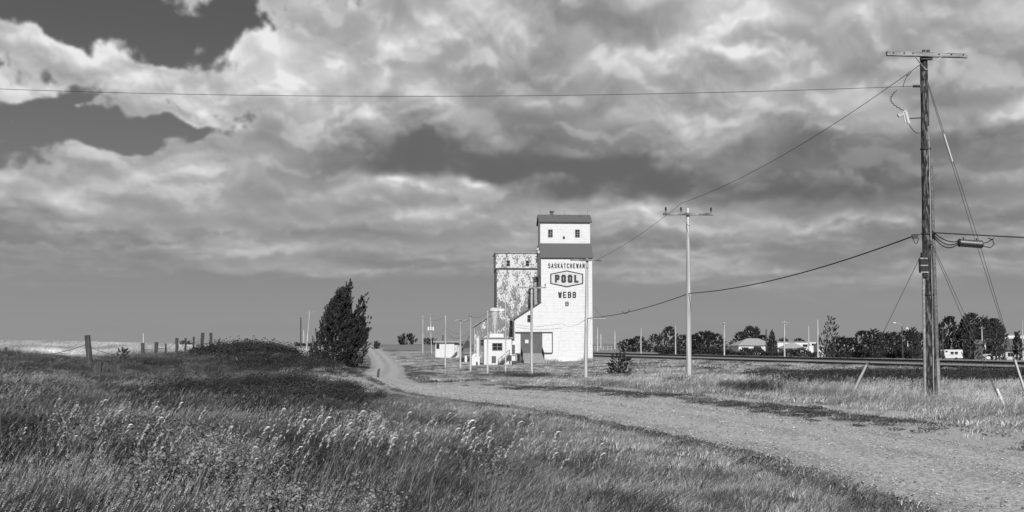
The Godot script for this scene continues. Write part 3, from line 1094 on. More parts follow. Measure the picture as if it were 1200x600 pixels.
	obj("door_frame", frame_mesh(-8.35, -2.3, 0.82, 4.2, zf), M.trim, t)
	# the ramp up to the door, of packed earth
	var ramp := start()
	slab(ramp, PackedVector2Array([Vector2(zf + 0.07, -1.1), Vector2(zf + 8.0, -1.1), Vector2(zf + 7.0, -0.45), Vector2(zf + 0.07, 0.82)]), 4.1, 7.3, ALONG_X)
	obj("ramp", ramp.commit(), M.concrete, t)
	handrail(t, Vector3(-7.35, 0.82, zf + 0.3), Vector3(-7.35, 0.0, zf + 4.2), 0.85, M.trim)
	handrail(t, Vector3(-4.0, 0.82, zf + 0.3), Vector3(-4.0, 0.0, zf + 4.2), 0.85, M.trim)
	# the low plank landing beside the door, open below
	var land := start()
	span(land, Vector3(-9.4, 0.62, zf - 0.015), Vector3(-7.5, 0.8, zf + 1.6))
	for x in [-9.3, -8.4, -7.6]:
		span(land, Vector3(x - 0.1, -1.0, zf + 1.4), Vector3(x + 0.1, 0.618, zf + 1.58))
	obj("landing", land.commit(), M.roof_dark, t)
	obj("landing_skirt", box_mesh(Vector3(-8.32, -1.0, zf + 1.45), Vector3(-8.12, 0.6, zf + 1.52)), M.off_white, t)

func frame_mesh(x0: float, x1: float, y0: float, y1: float, z: float) -> Mesh:
	var st := start()
	span(st, Vector3(x0, y1 - 0.16, z + 0.07), Vector3(x1, y1, z + 0.16))
	span(st, Vector3(x1 - 0.14, y0, z + 0.003), Vector3(x1, y1 - 0.162, z + 0.1))
	span(st, Vector3(-3.9, y0 - 0.1, z + 0.05), Vector3(x1 - 0.142, y0 + 0.06, z + 0.14))
	return st.commit()

func old_elevator() -> void:
	var p := on_ground(606.0, 190.0)
	p.y = -1.1
	var t := thing("grain_elevator", "old grain elevator with white paint flaking off grey boards", "grain elevator", p, deg_to_rad(4.0))
	var hw := 4.0
	obj("wall", box_mesh(Vector3(-hw, -1.0, -4.5), Vector3(hw, 16.4, 4.5)), M.cream, t)
	obj("front_boards", face([Vector2(-hw, -0.9), Vector2(hw, -0.9), Vector2(hw, 16.35), Vector2(-hw, 16.35)], Vector2(-hw, -0.9), Vector2(hw, 16.35), 4.55, 0.045), M.peeled, t)
	var side := obj("side_boards", face([Vector2(-4.5, -0.9), Vector2(4.5, -0.9), Vector2(4.5, 16.35), Vector2(-4.5, 16.35)], Vector2(-4.5, -0.9), Vector2(4.5, 16.35), 0.05, 0.045), M.peeled_low, t)
	side.transform = Transform3D(Basis(Vector3.UP, -PI / 2), Vector3(-hw - 0.003, 0, 0))
	obj("eave", box_mesh(Vector3(-hw - 0.1, 16.38, -4.6), Vector3(hw + 0.1, 16.65, 4.62)), M.trim, t)
	obj("cupola_wall", box_mesh(Vector3(-hw - 0.22, 16.6, -3.0), Vector3(hw + 0.22, 19.35, 4.48)), M.cream, t)
	obj("cupola_boards", face([Vector2(-hw - 0.22, 16.68), Vector2(hw + 0.22, 16.68), Vector2(hw + 0.22, 19.3), Vector2(-hw - 0.22, 19.3)], Vector2(-hw - 0.22, 4.0), Vector2(hw + 0.22, 19.3), 4.53, 0.045), M.peeled, t)
	obj("roof", box_mesh(Vector3(-hw - 0.4, 19.352, -3.2), Vector3(hw + 0.4, 19.5, 4.7)), M.roof_grey, t)
	for x in [-1.95, 1.55]:
		window(t, x, 17.55, 0.5, 0.85, 4.55, M.trim, 1, 2)
	for q in [[-4.2, 19.5, 0.3], [-1.7, 19.5, 0.35]]:
		obj("roof_vent", box_mesh(Vector3(q[0] - 0.12, q[1], 2.0), Vector3(q[0] + 0.12, q[1] + q[2], 2.3)), M.trim, t)
	# ladder brackets up the corner
	for i in 12:
		obj("bracket", box_mesh(Vector3(-hw - 0.4, 3.0 + i * 1.1, 4.1), Vector3(-hw - 0.06, 3.15 + i * 1.1, 4.25)), M.trim, t)

	# the gabled annex before it
	var q := on_ground(580.0, 174.0)
	q.y = -1.15
	var a := thing("annex", "gabled annex with flaking paint below the old grain elevator", "building", q, deg_to_rad(3.0))
	var gable := [Vector2(-3.5, -0.8), Vector2(3.5, -0.8), Vector2(3.5, 6.5), Vector2(1.1, 8.9), Vector2(-3.5, 5.9)]
	obj("wall", slab_mesh(gable, -3.0, 3.0), M.cream, a)
	obj("front_boards", face(gable, Vector2(-3.5, -0.8), Vector2(3.5, 12.0), 3.05, 0.045), M.peeled_low, a)
	obj("side_boards", box_mesh(Vector3(-3.55, -0.8, -3.0), Vector3(-3.503, 5.85, 3.0)), M.white, a)
	for e in [[Vector2(-3.85, 5.7), Vector2(1.1, 8.93)], [Vector2(3.9, 6.15), Vector2(1.1, 8.93)]]:
		var nn: Vector2 = (e[1] - e[0]).normalized().orthogonal()
		nn = nn if nn.y > 0 else -nn
		obj("roof", slab_mesh([e[0] + nn * 0.01, e[1] + nn * 0.01, e[1] + nn * 0.14, e[0] + nn * 0.14], -3.2, 3.3), M.roof_grey, a)
	window(a, -2.2, 3.2, 0.5, 0.8, 3.05, M.trim, 1, 2)

func office() -> void:
	var p := on_ground(583.0, 157.0)
	p.y = -1.3
	var t := thing("office", "small flat roofed white office with outside stairs", "building", p, deg_to_rad(3.0))
	obj("wall", box_mesh(Vector3(-2.05, -0.6, -2.2), Vector3(2.05, 3.95, 2.0)), M.white, t)
	obj("side_wall", box_mesh(Vector3(-2.1, -0.5, -2.15), Vector3(-2.053, 3.9, 1.95)), M.white, t)
	obj("roof", box_mesh(Vector3(-2.3, 3.952, -2.4), Vector3(2.25, 4.12, 2.2)), M.roof_grey, t)
	window(t, -0.1, 2.7, 1.4, 0.95, 2.0, M.trim, 2, 2)
	obj("lower_door", box_mesh(Vector3(-0.95, 0.25, 1.98), Vector3(-0.3, 1.3, 2.05)), M.door, t)
	# recessed entry at its far end
	obj("entry_wall", box_mesh(Vector3(2.052, -0.6, -2.0), Vector3(2.7, 3.6, 0.9)), M.off_white, t)
	obj("entry_door", box_mesh(Vector3(2.15, 1.55, 0.88), Vector3(2.62, 3.0, 0.95)), M.door, t)
	var deck := start()
	span(deck, Vector3(1.7, 1.3, 2.05), Vector3(2.75, 1.42, 3.0))
	for x in [1.78, 2.67]:
		span(deck, Vector3(x - 0.06, -0.6, 2.85), Vector3(x + 0.06, 1.298, 2.98))
	obj("deck", deck.commit(), M.roof_dark, t)
	stairs(t, Vector3(1.7, 1.4, 2.5), Vector3(-1, 0, 0), 7, 0.2, 0.24, 0.9, M.roof_dark)
	handrail(t, Vector3(1.7, 1.42, 2.97), Vector3(0.0, 0.0, 2.97), 0.8, M.trim)

	# the dust cyclone standing on its roof
	var c := thing("dust_cyclone", "pale sheet metal cyclone funnel on the white office roof", "dust collector", p + Vector3(-0.35, 4.12, -1.0).rotated(Vector3.UP, deg_to_rad(3.0)), deg_to_rad(3.0))
	obj("base", box_mesh(Vector3(-0.85, 0.0, -0.6), Vector3(1.3, 0.55, 0.6)), M.off_white, c)
	var st := start()
	lathe(st, Vector3(-0.05, 0.0, 0.0), [[1.3, 0.2], [2.0, 0.3], [3.95, 0.68], [4.0, 0.7]], 16)
	obj("cone", st.commit(), M.galv, c)
	st = start()
	lathe(st, Vector3(-0.05, 0.0, 0.0), [[4.0, 0.78], [4.45, 0.78], [4.55, 0.5]], 16)
	obj("drum", st.commit(), M.off_white, c)
	obj("duct", box_mesh(Vector3(0.4, 4.06, -0.25), Vector3(1.35, 4.42, 0.25)), M.off_white, c)
	obj("outlet", tube_mesh([Vector3(-0.05, 0.55, 0), Vector3(-0.05, 1.32, 0)], [0.17, 0.17], 10), M.galv, c)
	for q in [Vector2(-0.4, 0.4), Vector2(0.3, 0.4), Vector2(-0.4, -0.4), Vector2(0.3, -0.4)]:
		var leg := start()
		bar(leg, Vector3(q.x, 0.55, q.y), Vector3(q.x, 2.4, q.y), 0.06, 0.06)
		obj("leg", leg.commit(), M.galv, c)
	var pipe := start()
	tube(pipe, [Vector3(1.3, 4.25, 0), Vector3(1.8, 3.9, -0.3), Vector3(2.9, 2.5, -2.0)], [0.13, 0.13, 0.13], 8)
	obj("blow_pipe", pipe.commit(), M.galv, c)

func yard_sheds() -> void:
	var p := on_ground(524.0, 205.0)
	var t := thing("shed", "low white shed with a near flat roof beside the power poles", "shed", p + Vector3(0, -0.1, 0), deg_to_rad(-14.0))
	obj("wall", box_mesh(Vector3(-1.95, -0.7, -1.5), Vector3(1.95, 3.05, 1.5)), M.white, t)
	obj("lean_to", box_mesh(Vector3(1.955, -0.7, -1.5), Vector3(2.9, 2.9, 1.2)), M.cream, t)
	obj("roof", slab_mesh([Vector2(-2.3, 3.06), Vector2(3.2, 3.06), Vector2(3.2, 3.3), Vector2(-2.3, 3.42)], -1.9, 1.9), M.roof_grey, t)
	window(t, -1.45, 2.3, 0.5, 0.8, 1.5, M.trim, 1, 1)
	obj("chimney", tube_mesh([Vector3(-0.9, 3.3, 0), Vector3(-0.9, 4.6, 0)], [0.11, 0.11], 8), M.trim, t)
	var st := start()
	bar(st, Vector3(1.1, -0.4, 1.7), Vector3(2.6, 1.2, 1.7), 0.3, 0.1, Vector3(0, 0, 1))
	obj("plank", st.commit(), M.roof_dark, t)

	p = on_ground(557.4, 150.0)
	t = thing("fuel_shed", "small white hut with a rounded roof between the poles", "hut", p, deg_to_rad(3.0))
	obj("wall", slab_mesh([Vector2(-0.58, -0.4), Vector2(0.58, -0.4), Vector2(0.58, 1.25), Vector2(0.3, 1.6), Vector2(-0.1, 1.72), Vector2(-0.4, 1.55), Vector2(-0.58, 1.25)], -0.7, 0.7), M.white, t)
	obj("door", box_mesh(Vector3(0.05, 0.0, 0.7), Vector3(0.3, 0.5, 0.74)), M.trim, t)
	obj("hasp", box_mesh(Vector3(-0.02, 1.28, 0.7), Vector3(0.1, 1.42, 0.76)), M.trim, t)

	p = on_ground(560.0, 160.0)
	t = thing("spout", "pale upright spout pipe against the flaking annex", "pipe", p)
	obj("pipe", tube_mesh([Vector3(0, -0.3, 0), Vector3(0, 4.2, 0)], [0.26, 0.26], 10), M.off_white, t)
	obj("collar", tube_mesh([Vector3(0, 4.2, 0), Vector3(0, 4.4, 0)], [0.34, 0.34], 10), M.galv, t)

	# a portable auger with its hopper
	p = on_ground(546.5, 172.0)
	t = thing("grain_auger", "dark portable grain auger leaning up behind the white hut", "auger", p)
	st = start()
	tube(st, [Vector3(-0.9, 1.6, 0), Vector3(0.75, 4.9, -0.8)], [0.14, 0.14], 8)
	obj("tube", st.commit(), M.conduit_dark, t)
	st = start()
	slab(st, PackedVector2Array([Vector2(-0.75, 2.2), Vector2(0.9, 2.3), Vector2(0.7, 3.3), Vector2(0.1, 3.6)]), -0.5, 0.4)
	obj("hopper", st.commit(), M.trim, t)
	st = start()
	for x in [-0.7, 0.8]:
		bar(st, Vector3(x, -0.3, 0), Vector3(x * 0.8, 2.25, 0), 0.12, 0.12)
	bar(st, Vector3(-0.75, 1.2, 0), Vector3(0.85, 1.2, 0), 0.1, 0.1)
	obj("frame", st.commit(), M.trim, t)
	for x in [-0.55, 0.6]:
		st = start()
		tube(st, [Vector3(x, 0.3, 0.5), Vector3(x, 0.3, 0.72)], [0.4, 0.4], 14)
		obj("wheel", st.commit(), M.black, t)
	st = start()
	span(st, Vector3(-0.2, -0.2, 0.9), Vector3(0.15, 1.0, 1.3))
	obj("motor_box", st.commit(), M.off_white, t)

# ---------------------------------------------------------------- poles and wires
func insulator(parent: Node3D, p: Vector3, mat: Material) -> void:
	var st := start()
	lathe(st, p, [[0.0, 0.018], [0.1, 0.02], [0.11, 0.055], [0.15, 0.06], [0.17, 0.035], [0.2, 0.05], [0.25, 0.045], [0.27, 0.02]], 8)
	obj("insulator", st.commit(), mat, parent)

# A wooden pole from base to top (world points). arms: [below top, half length, turn, pins]
func utility_pole(label: String, base: Vector3, top: Vector3, r0: float, r1: float, arms: Array, group: String, mat: Material = null) -> Node3D:
	var t := thing("utility_pole", label, "utility pole", base, 0.0, group)
	var rise := top - base
	var pts := [Vector3(0, -0.6, 0)]
	var rr := [r0]
	for i in range(0, 7):
		var f := i / 6.0
		pts.append(rise * f + Vector3(rng.randf_range(-1, 1), 0, rng.randf_range(-1, 1)) * 0.012 * (0.0 if i in [0, 6] else 1.0))
		rr.append(lerpf(r0, r1, f))
	obj("shaft", tube_mesh(pts, rr, 12), mat if mat else M.pole, t)
	for a in arms:
		var c: Vector3 = rise * (1.0 - a[0] / rise.length())
		var turn := Basis(Vector3.UP, a[2]) * Basis(Vector3(0, 0, 1), a[4] if a.size() > 4 else 0.0)
		var off: Vector3 = turn * Vector3(0, 0, r1 + 0.05)
		var st := start()
		box(st, c + off, Vector3(a[1] * 2.0, 0.12, 0.095), turn)
		var arm := obj("crossarm", st.commit(), M.arm if mat == null else M.arm, t)
		for x in a[3]:
			insulator(arm, c + off + turn * Vector3(x, 0.06, 0), M.brown_porcelain)
		for s in [-1.0, 1.0]:
			st = start()
			bar(st, c + off + turn * Vector3(s * minf(0.45, a[1] * 0.5), -0.06, 0.052), c + Vector3(0, -0.55, 0) + turn * Vector3(0, 0, r1 + 0.02), 0.035, 0.012)
			obj("brace", st.commit(), M.galv, t)
	return t

func yard_pole(label: String, u: float, vtop: float, d: float, r: float, arms: Array, group := "light wooden poles in the elevator yard", lean := 0.0) -> Node3D:
	var b := on_ground(u, d)
	return utility_pole(label, b, at(u + lean, vtop, d), r, r * 0.72, arms, group)

func main_pole() -> void:
	var d := 30.0
	var base := at(1090.0, 470.0, d)
	base.y = gy(base.x, d)
	var top := at(1082.5, 62.0, d)
	var t := thing("utility_pole", "tall dark creosoted utility pole with conduits, guy wires and a bare crossarm", "utility pole", base)
	var rise := top - base
	var n := rise.length()
	var ax := rise.normalized()
	var pts := [Vector3(0, -0.6, 0)]
	var rr := [0.17]
	for i in 13:
		var f := i / 12.0
		pts.append(rise * f + Vector3(rng.randf_range(-1, 1), 0, rng.randf_range(-1, 1)) * 0.008)
		rr.append(lerpf(0.165, 0.105, f))
	obj("shaft", tube_mesh(pts, rr, 16), M.creosote, t)
	var on := func(v: float) -> Vector3: return rise * ((470.0 - v) / 408.0)
	# crossarm, braces, two pins on the pole top
	var c: Vector3 = on.call(66.0) + Vector3(0.03, 0, 0.16)
	var tilt := Basis(Vector3(0, 0, 1), -0.012) * Basis(Vector3.UP, 0.06)
	var st := start()
	box(st, c, Vector3(2.46, 0.125, 0.1), tilt)
	var arm := obj("crossarm", st.commit(), M.arm, t)
	for x in [-1.05, -0.72, -0.45, 0.34, 0.72, 1.08]:
		st = start()
		tube(st, [c + tilt * Vector3(x, 0.02, 0.045), c + tilt * Vector3(x, 0.02, 0.075)], [0.02, 0.02], 8)
		obj("bolt", st.commit(), M.rail, arm)
	for x in [-0.07, 0.06]:
		st = start()
		box(st, c + Vector3(x, 0.12, -0.05), Vector3(0.08, 0.08, 0.08), Basis(Vector3(0, 0, 1), 0.3 * x))
		obj("pin", st.commit(), M.rail, t)
	for s in [-1.0, 1.0]:
		st = start()
		bar(st, c + tilt * Vector3(s * 0.42, -0.05, 0.06), on.call(84.0) + Vector3(0, 0, 0.13), 0.035, 0.012)
		obj("brace", st.commit(), M.galv, t)
	st = start()
	box(st, c + Vector3(0, -0.1, -0.06), Vector3(0.34, 0.08, 0.12))
	obj("arm_gain", st.commit(), M.rail, t)
	# conduits strapped to the shaft
	var right := Vector3(1, 0, 0)
	var front := Vector3(0, 0, 1)
	var a: Vector3 = on.call(322.0) - right * 0.15 + front * 0.05
	var b: Vector3 = -right * 0.175 + front * 0.06 + Vector3(0, -0.3, 0)
	obj("conduit", tube_mesh([a, (a + b) * 0.5, b], [0.042, 0.042, 0.042], 10), M.conduit, t)
	a = on.call(196.0) + right * 0.15
	b = right * 0.22 + front * 0.04 + Vector3(0, -0.3, 0)
	var m: Vector3 = a.lerp(b, 0.78)
	obj("cable_guard", tube_mesh([a, m], [0.05, 0.062], 10), M.conduit_dark, t)
	obj("cable_guard", tube_mesh([m, b], [0.072, 0.075], 10), M.conduit, t)
	a = on.call(150.0) + front * 0.13 + right * 0.05
	b = on.call(470.0) + front * 0.19 + right * 0.03
	obj("ground_wire", tube_mesh([a, a.lerp(b, 0.5) + right * 0.01, b], [0.012, 0.012, 0.012], 6), M.galv, t)
	for v in [176.0, 275.0, 345.0, 440.0]:
		st = start()
		var q: Vector3 = on.call(v)
		lathe(st, q - Vector3(0, 0.02, 0), [[0.0, 0.15 + (v - 140.0) * 0.00012], [0.04, 0.15 + (v - 140.0) * 0.00012]], 12)
		obj("strap", st.commit(), M.rail, t)
	# black terminal box on the side
	st = start()
	var tb: Vector3 = on.call(312.0) - right * 0.17 + front * 0.09
	box(st, tb, Vector3(0.2, 0.42, 0.16))
	box(st, tb + Vector3(0.04, 0.3, 0), Vector3(0.16, 0.16, 0.14))
	box(st, tb + Vector3(0.05, -0.28, 0), Vector3(0.12, 0.12, 0.12))
	var tbox := obj("terminal_box", st.commit(), M.black, t)
	for y in [0.205, 0.0, -0.2]:
		st = start()
		box(st, tb + Vector3(0.005, y, 0), Vector3(0.215, 0.025, 0.17))
		obj("band", st.commit(), M.galv, tbox)
	# fused cutout held out on a bracket
	var f: Vector3 = at(1064.0, 137.0, d) - base
	st = start()
	tube(st, [f + Vector3(0.02, -0.2, 0), f + Vector3(-0.06, 0.15, 0)], [0.045, 0.045], 10)
	tube(st, [f + Vector3(-0.08, -0.17, 0), f + Vector3(-0.13, 0.13, 0)], [0.022, 0.022], 8)
	var cut := obj("fuse_cutout", st.commit(), M.porcelain, t)
	st = start()
	box(st, f + Vector3(-0.22, 0.06, 0), Vector3(0.16, 0.09, 0.09), Basis(Vector3(0, 0, 1), 0.4))
	box(st, f + Vector3(-0.09, 0.17, 0), Vector3(0.16, 0.04, 0.05), Basis(Vector3(0, 0, 1), 0.5))
	obj("fuse_head", st.commit(), M.galv, cut)
	obj("bracket", tube_mesh([f + Vector3(0.02, -0.05, 0), on.call(139.0)], [0.018, 0.018], 6), M.rail, t)
	var curl := []
	for i in 40:
		var g := i / 39.0
		var p := (at(1050.0, 106.0, d) - base).lerp(f + Vector3(-0.1, 0.16, 0), g)
		curl.append(p + Vector3(-0.28 * sin(g * PI) + 0.025 * sin(g * 60.0), 0.02 * cos(g * 60.0), 0))
	obj("pigtail", tube_mesh(curl, same(0.012, 40), 5), M.black, t)
	obj("jumper", tube_mesh(hang(f + Vector3(0.02, -0.22, 0), on.call(152.0), 0.2, 10), same(0.011, 11), 5), M.black, t)
	# strain insulators where the lines land
	for q in [[1070.0, 101.0, 1078.0, 101.0, 0.04], [1063.0, 89.0, 1067.0, 84.0, 0.03]]:
		obj("strain_insulator", tube_mesh([at(q[0], q[1], d) - base, at(q[2], q[3], d) - base], [q[4], q[4]], 8), M.brown_porcelain, t)
	obj("pull_link", tube_mesh([at(1077.0, 101.0, d) - base, on.call(101.0)], [0.014, 0.014], 6), M.galv, t)
	obj("jumper", tube_mesh(hang(at(1067.0, 84.0, d) - base, at(1058.0, 102.0, d) - base, -0.08, 8), same(0.01, 9), 5), M.black, t)
	# clamp for the lower cable
	st = start()
	var k: Vector3 = at(1072.0, 277.0, d) - base
	box(st, k, Vector3(0.16, 0.14, 0.05), Basis(Vector3(0, 0, 1), 0.1))
	tube(st, [k + Vector3(0.05, 0.02, 0), on.call(272.0)], [0.015, 0.015], 6)
	tube(st, hang(k + Vector3(-0.05, -0.07, 0), k + Vector3(0.11, -0.05, 0), 0.16, 8), same(0.012, 9), 5)
	obj("cable_clamp", st.commit(), M.rail, t)
	obj("riser_cable", tube_mesh([on.call(272.0) + Vector3(-0.1, 0, 0.12), on.call(285.0) + Vector3(-0.16, 0, 0.12), tb + Vector3(0.02, 0.35, 0)], [0.03, 0.03, 0.03], 8), M.black, t)

	# lines and cables, each a thing of its own
	var far_top := Vector3(-33.0, 11.7, -36.0)
	utility_pole("weathered utility pole out past the field, end of the long wire", Vector3(-33.0, gy(-33.0, 36.0), -36.0), far_top + Vector3(0, 0.3, 0), 0.15, 0.1, [[0.3, 1.2, 0.2, [-1.0, 1.0]]], "")
	wire("long thin power wire crossing the whole sky to the dark pole", hang(at(1070.0, 101.0, d), far_top, 0.66, 40), 0.0085, M.wire)
	wire("thin power wire from dark pole top down to the bleached pole's crossarm", hang(at(1078.0, 76.0, d), at(798.5, 243.0, 49.0) + Vector3(0, 0.2, 0), 0.42, 24), 0.0095, M.wire)
	wire("thin power wire from bleached pole crossarm to the pole before the elevator", hang(at(798.5, 243.0, 49.0) + Vector3(0, 0.2, 0), at(702.0, 303.0, 69.0), 0.2, 14), 0.009, M.wire)
	wire("thick drooping telephone cable between dark pole and bleached pole", hang(at(1072.0, 276.0, d), at(807.0, 344.0, 49.0) + Vector3(0, 0, 0.16), 0.32, 24), 0.021, M.black)
	wire("thick telephone cable between bleached pole and the pole before the elevator", hang(at(807.0, 344.0, 49.0) + Vector3(0, 0, 0.16), at(688.0, 373.0, 69.0) + Vector3(0, 0, 0.15), 0.22, 20), 0.021, M.black)
	wire("small loop of slack tied under the drooping telephone cable", hang(at(729.0, 364.5, 58.6), at(738.0, 362.5, 57.2), 0.2, 8), 0.015, M.black)
	wire("thin service wire from the pole to the white elevator wall", hang(at(687.0, 374.0, 69.0), at(659.0, 379.0, 164.0), 0.5, 12), 0.012, M.wire)
	wire("thin service wire strung low across the elevator's driveway wall", hang(at(659.0, 379.0, 164.0), at(605.0, 381.0, 164.2), 0.3, 12), 0.02, M.wire)
	wire("thin wire slanting down from elevator corner to the pole bracket", hang(at(695.0, 358.0, 164.0), at(708.0, 373.0, 69.0), 0.1, 10), 0.012, M.wire)
	# telephone cable on the other side, with its splice case
	var e0: Vector3 = base + on.call(274.0) + right * 0.1 + front * 0.1
	var far_r := Vector3(40.0, 4.9, -29.0)
	utility_pole("weathered utility pole carrying the cable on along the road", Vector3(40.0, gy(40.0, 29.0), -29.0), far_r + Vector3(0, 2.6, 0), 0.15, 0.1, [], "")
	wire("thick telephone cable leaving the dark pole past the splice case", hang(e0, far_r, 0.42, 24), 0.02, M.black)
	var s0 := at(1124.0, 284.5, d)
	var s1 := at(1150.0, 286.5, d)
	var sc := thing("splice_case", "shiny ribbed metal splice case hanging on the telephone cable", "splice case", (s0 + s1) * 0.5)
	var half := (s1 - s0) * 0.5
	var ribs := []
	var rad := []
	for i in 33:
		ribs.append(-half + half * 2.0 * i / 32.0)
		rad.append(0.118 if i % 4 != 0 else 0.108)
	obj("case", tube_mesh(ribs, rad, 20), M.steel, sc)
	for s in [-1.0, 1.0]:
		obj("end_cap", tube_mesh([half * s * 0.98, half * s * 1.08], [0.125, 0.1], 20), M.black, sc)
		obj("hanger", tube_mesh([half * s * 0.6 + Vector3(0, 0.1, 0), half * s * 0.6 + Vector3(0, 0.17, 0)], [0.02, 0.02], 6), M.rail, sc)
	for q in [[0.12, 0.04, "uppermost"], [0.18, 0.0, "middle"], [0.24, -0.03, "lowest"]]:
		wire(q[2] + " of three black cables drooping from pole into splice case", hang(e0 + Vector3(0, q[1] * 1.5, 0.03 * q[1]), s0 + Vector3(-0.04, q[1], 0), q[0], 12), 0.017, M.black, "cables entering the splice case", "cable")
	var lp := [s1 + Vector3(0.0, -0.04, 0), s1 + Vector3(0.25, -0.1, 0.02), s1 + Vector3(0.36, 0.0, 0.03), s1 + Vector3(0.33, 0.14, 0.02), s1 + Vector3(0.2, 0.19, 0.01)]
	wire("black cable looping back out of the splice case's far end", lp, 0.016, M.black, "", "cable")
	wire("black cable rising from the splice case to the main cable", [s1 + Vector3(0, 0.03, 0), s1 + Vector3(0.17, 0.06, 0), s1 + Vector3(0.38, 0.19, 0)], 0.016, M.black, "", "cable")

	# guys and their markers
	var g := [[at(1085.5, 92.0, d), 1201.0, 469.0, 31.0, "tall"], [base + on.call(275.0), 1177.5, 483.0, 26.3, "short"], [base + on.call(285.0), 995.0, 457.0, 32.3, "slanting"]]
	var names := ["long guy wire from crossarm height to the ground marker", "short guy wire from mid pole to the low ground marker", "thin guy wire running back from the dark pole to its marker"]
	for i in 3:
		var foot := on_ground(g[i][1], g[i][3])
		var hi: Vector3 = g[i][0]
		var dirn := (hi - foot).normalized()
		var away := dirn.cross(Vector3(0, 0, 1)).normalized() * 0.035
		for s in ([-1.0, 1.0] if i < 2 else [0.0]):
			wire((("upper strand of the " if s > 0.0 else "lower strand of the ") if i < 2 else "") + names[i], [hi + away * s * 0.3, hi.lerp(foot, 0.5) + away * s * 1.4 - Vector3(0, 0.03, 0), foot - Vector3(0, 0.15, 0)], 0.0075, M.wire, "paired guy wires" if i < 2 else "", "guy_wire")
		if i == 0:
			var r := obj("guy_strain_rod", tube_mesh([hi.lerp(foot, 0.172), hi.lerp(foot, 0.258)], [0.026, 0.026], 8), M.porcelain)
			tag(r, "white insulating rod set in the long guy wire", "insulator")
		var long: float = [1.25, 0.72, 1.2][i]
		var mk := thing("guy_marker", ["white plastic guy marker at the foot of the long guy wire", "short white plastic guy marker in the tall grass", "slanting white plastic guy marker at the dry grass edge"][i], "guy marker", foot)
		obj("sleeve", tube_mesh([-dirn * 0.15, dirn * long * 0.5, dirn * long], [0.036, 0.036, 0.034], 8), M.guard, mk)
		obj("cap", tube_mesh([dirn * long, dirn * (long + 0.03)], [0.04, 0.03], 8), M.roof_grey, mk)

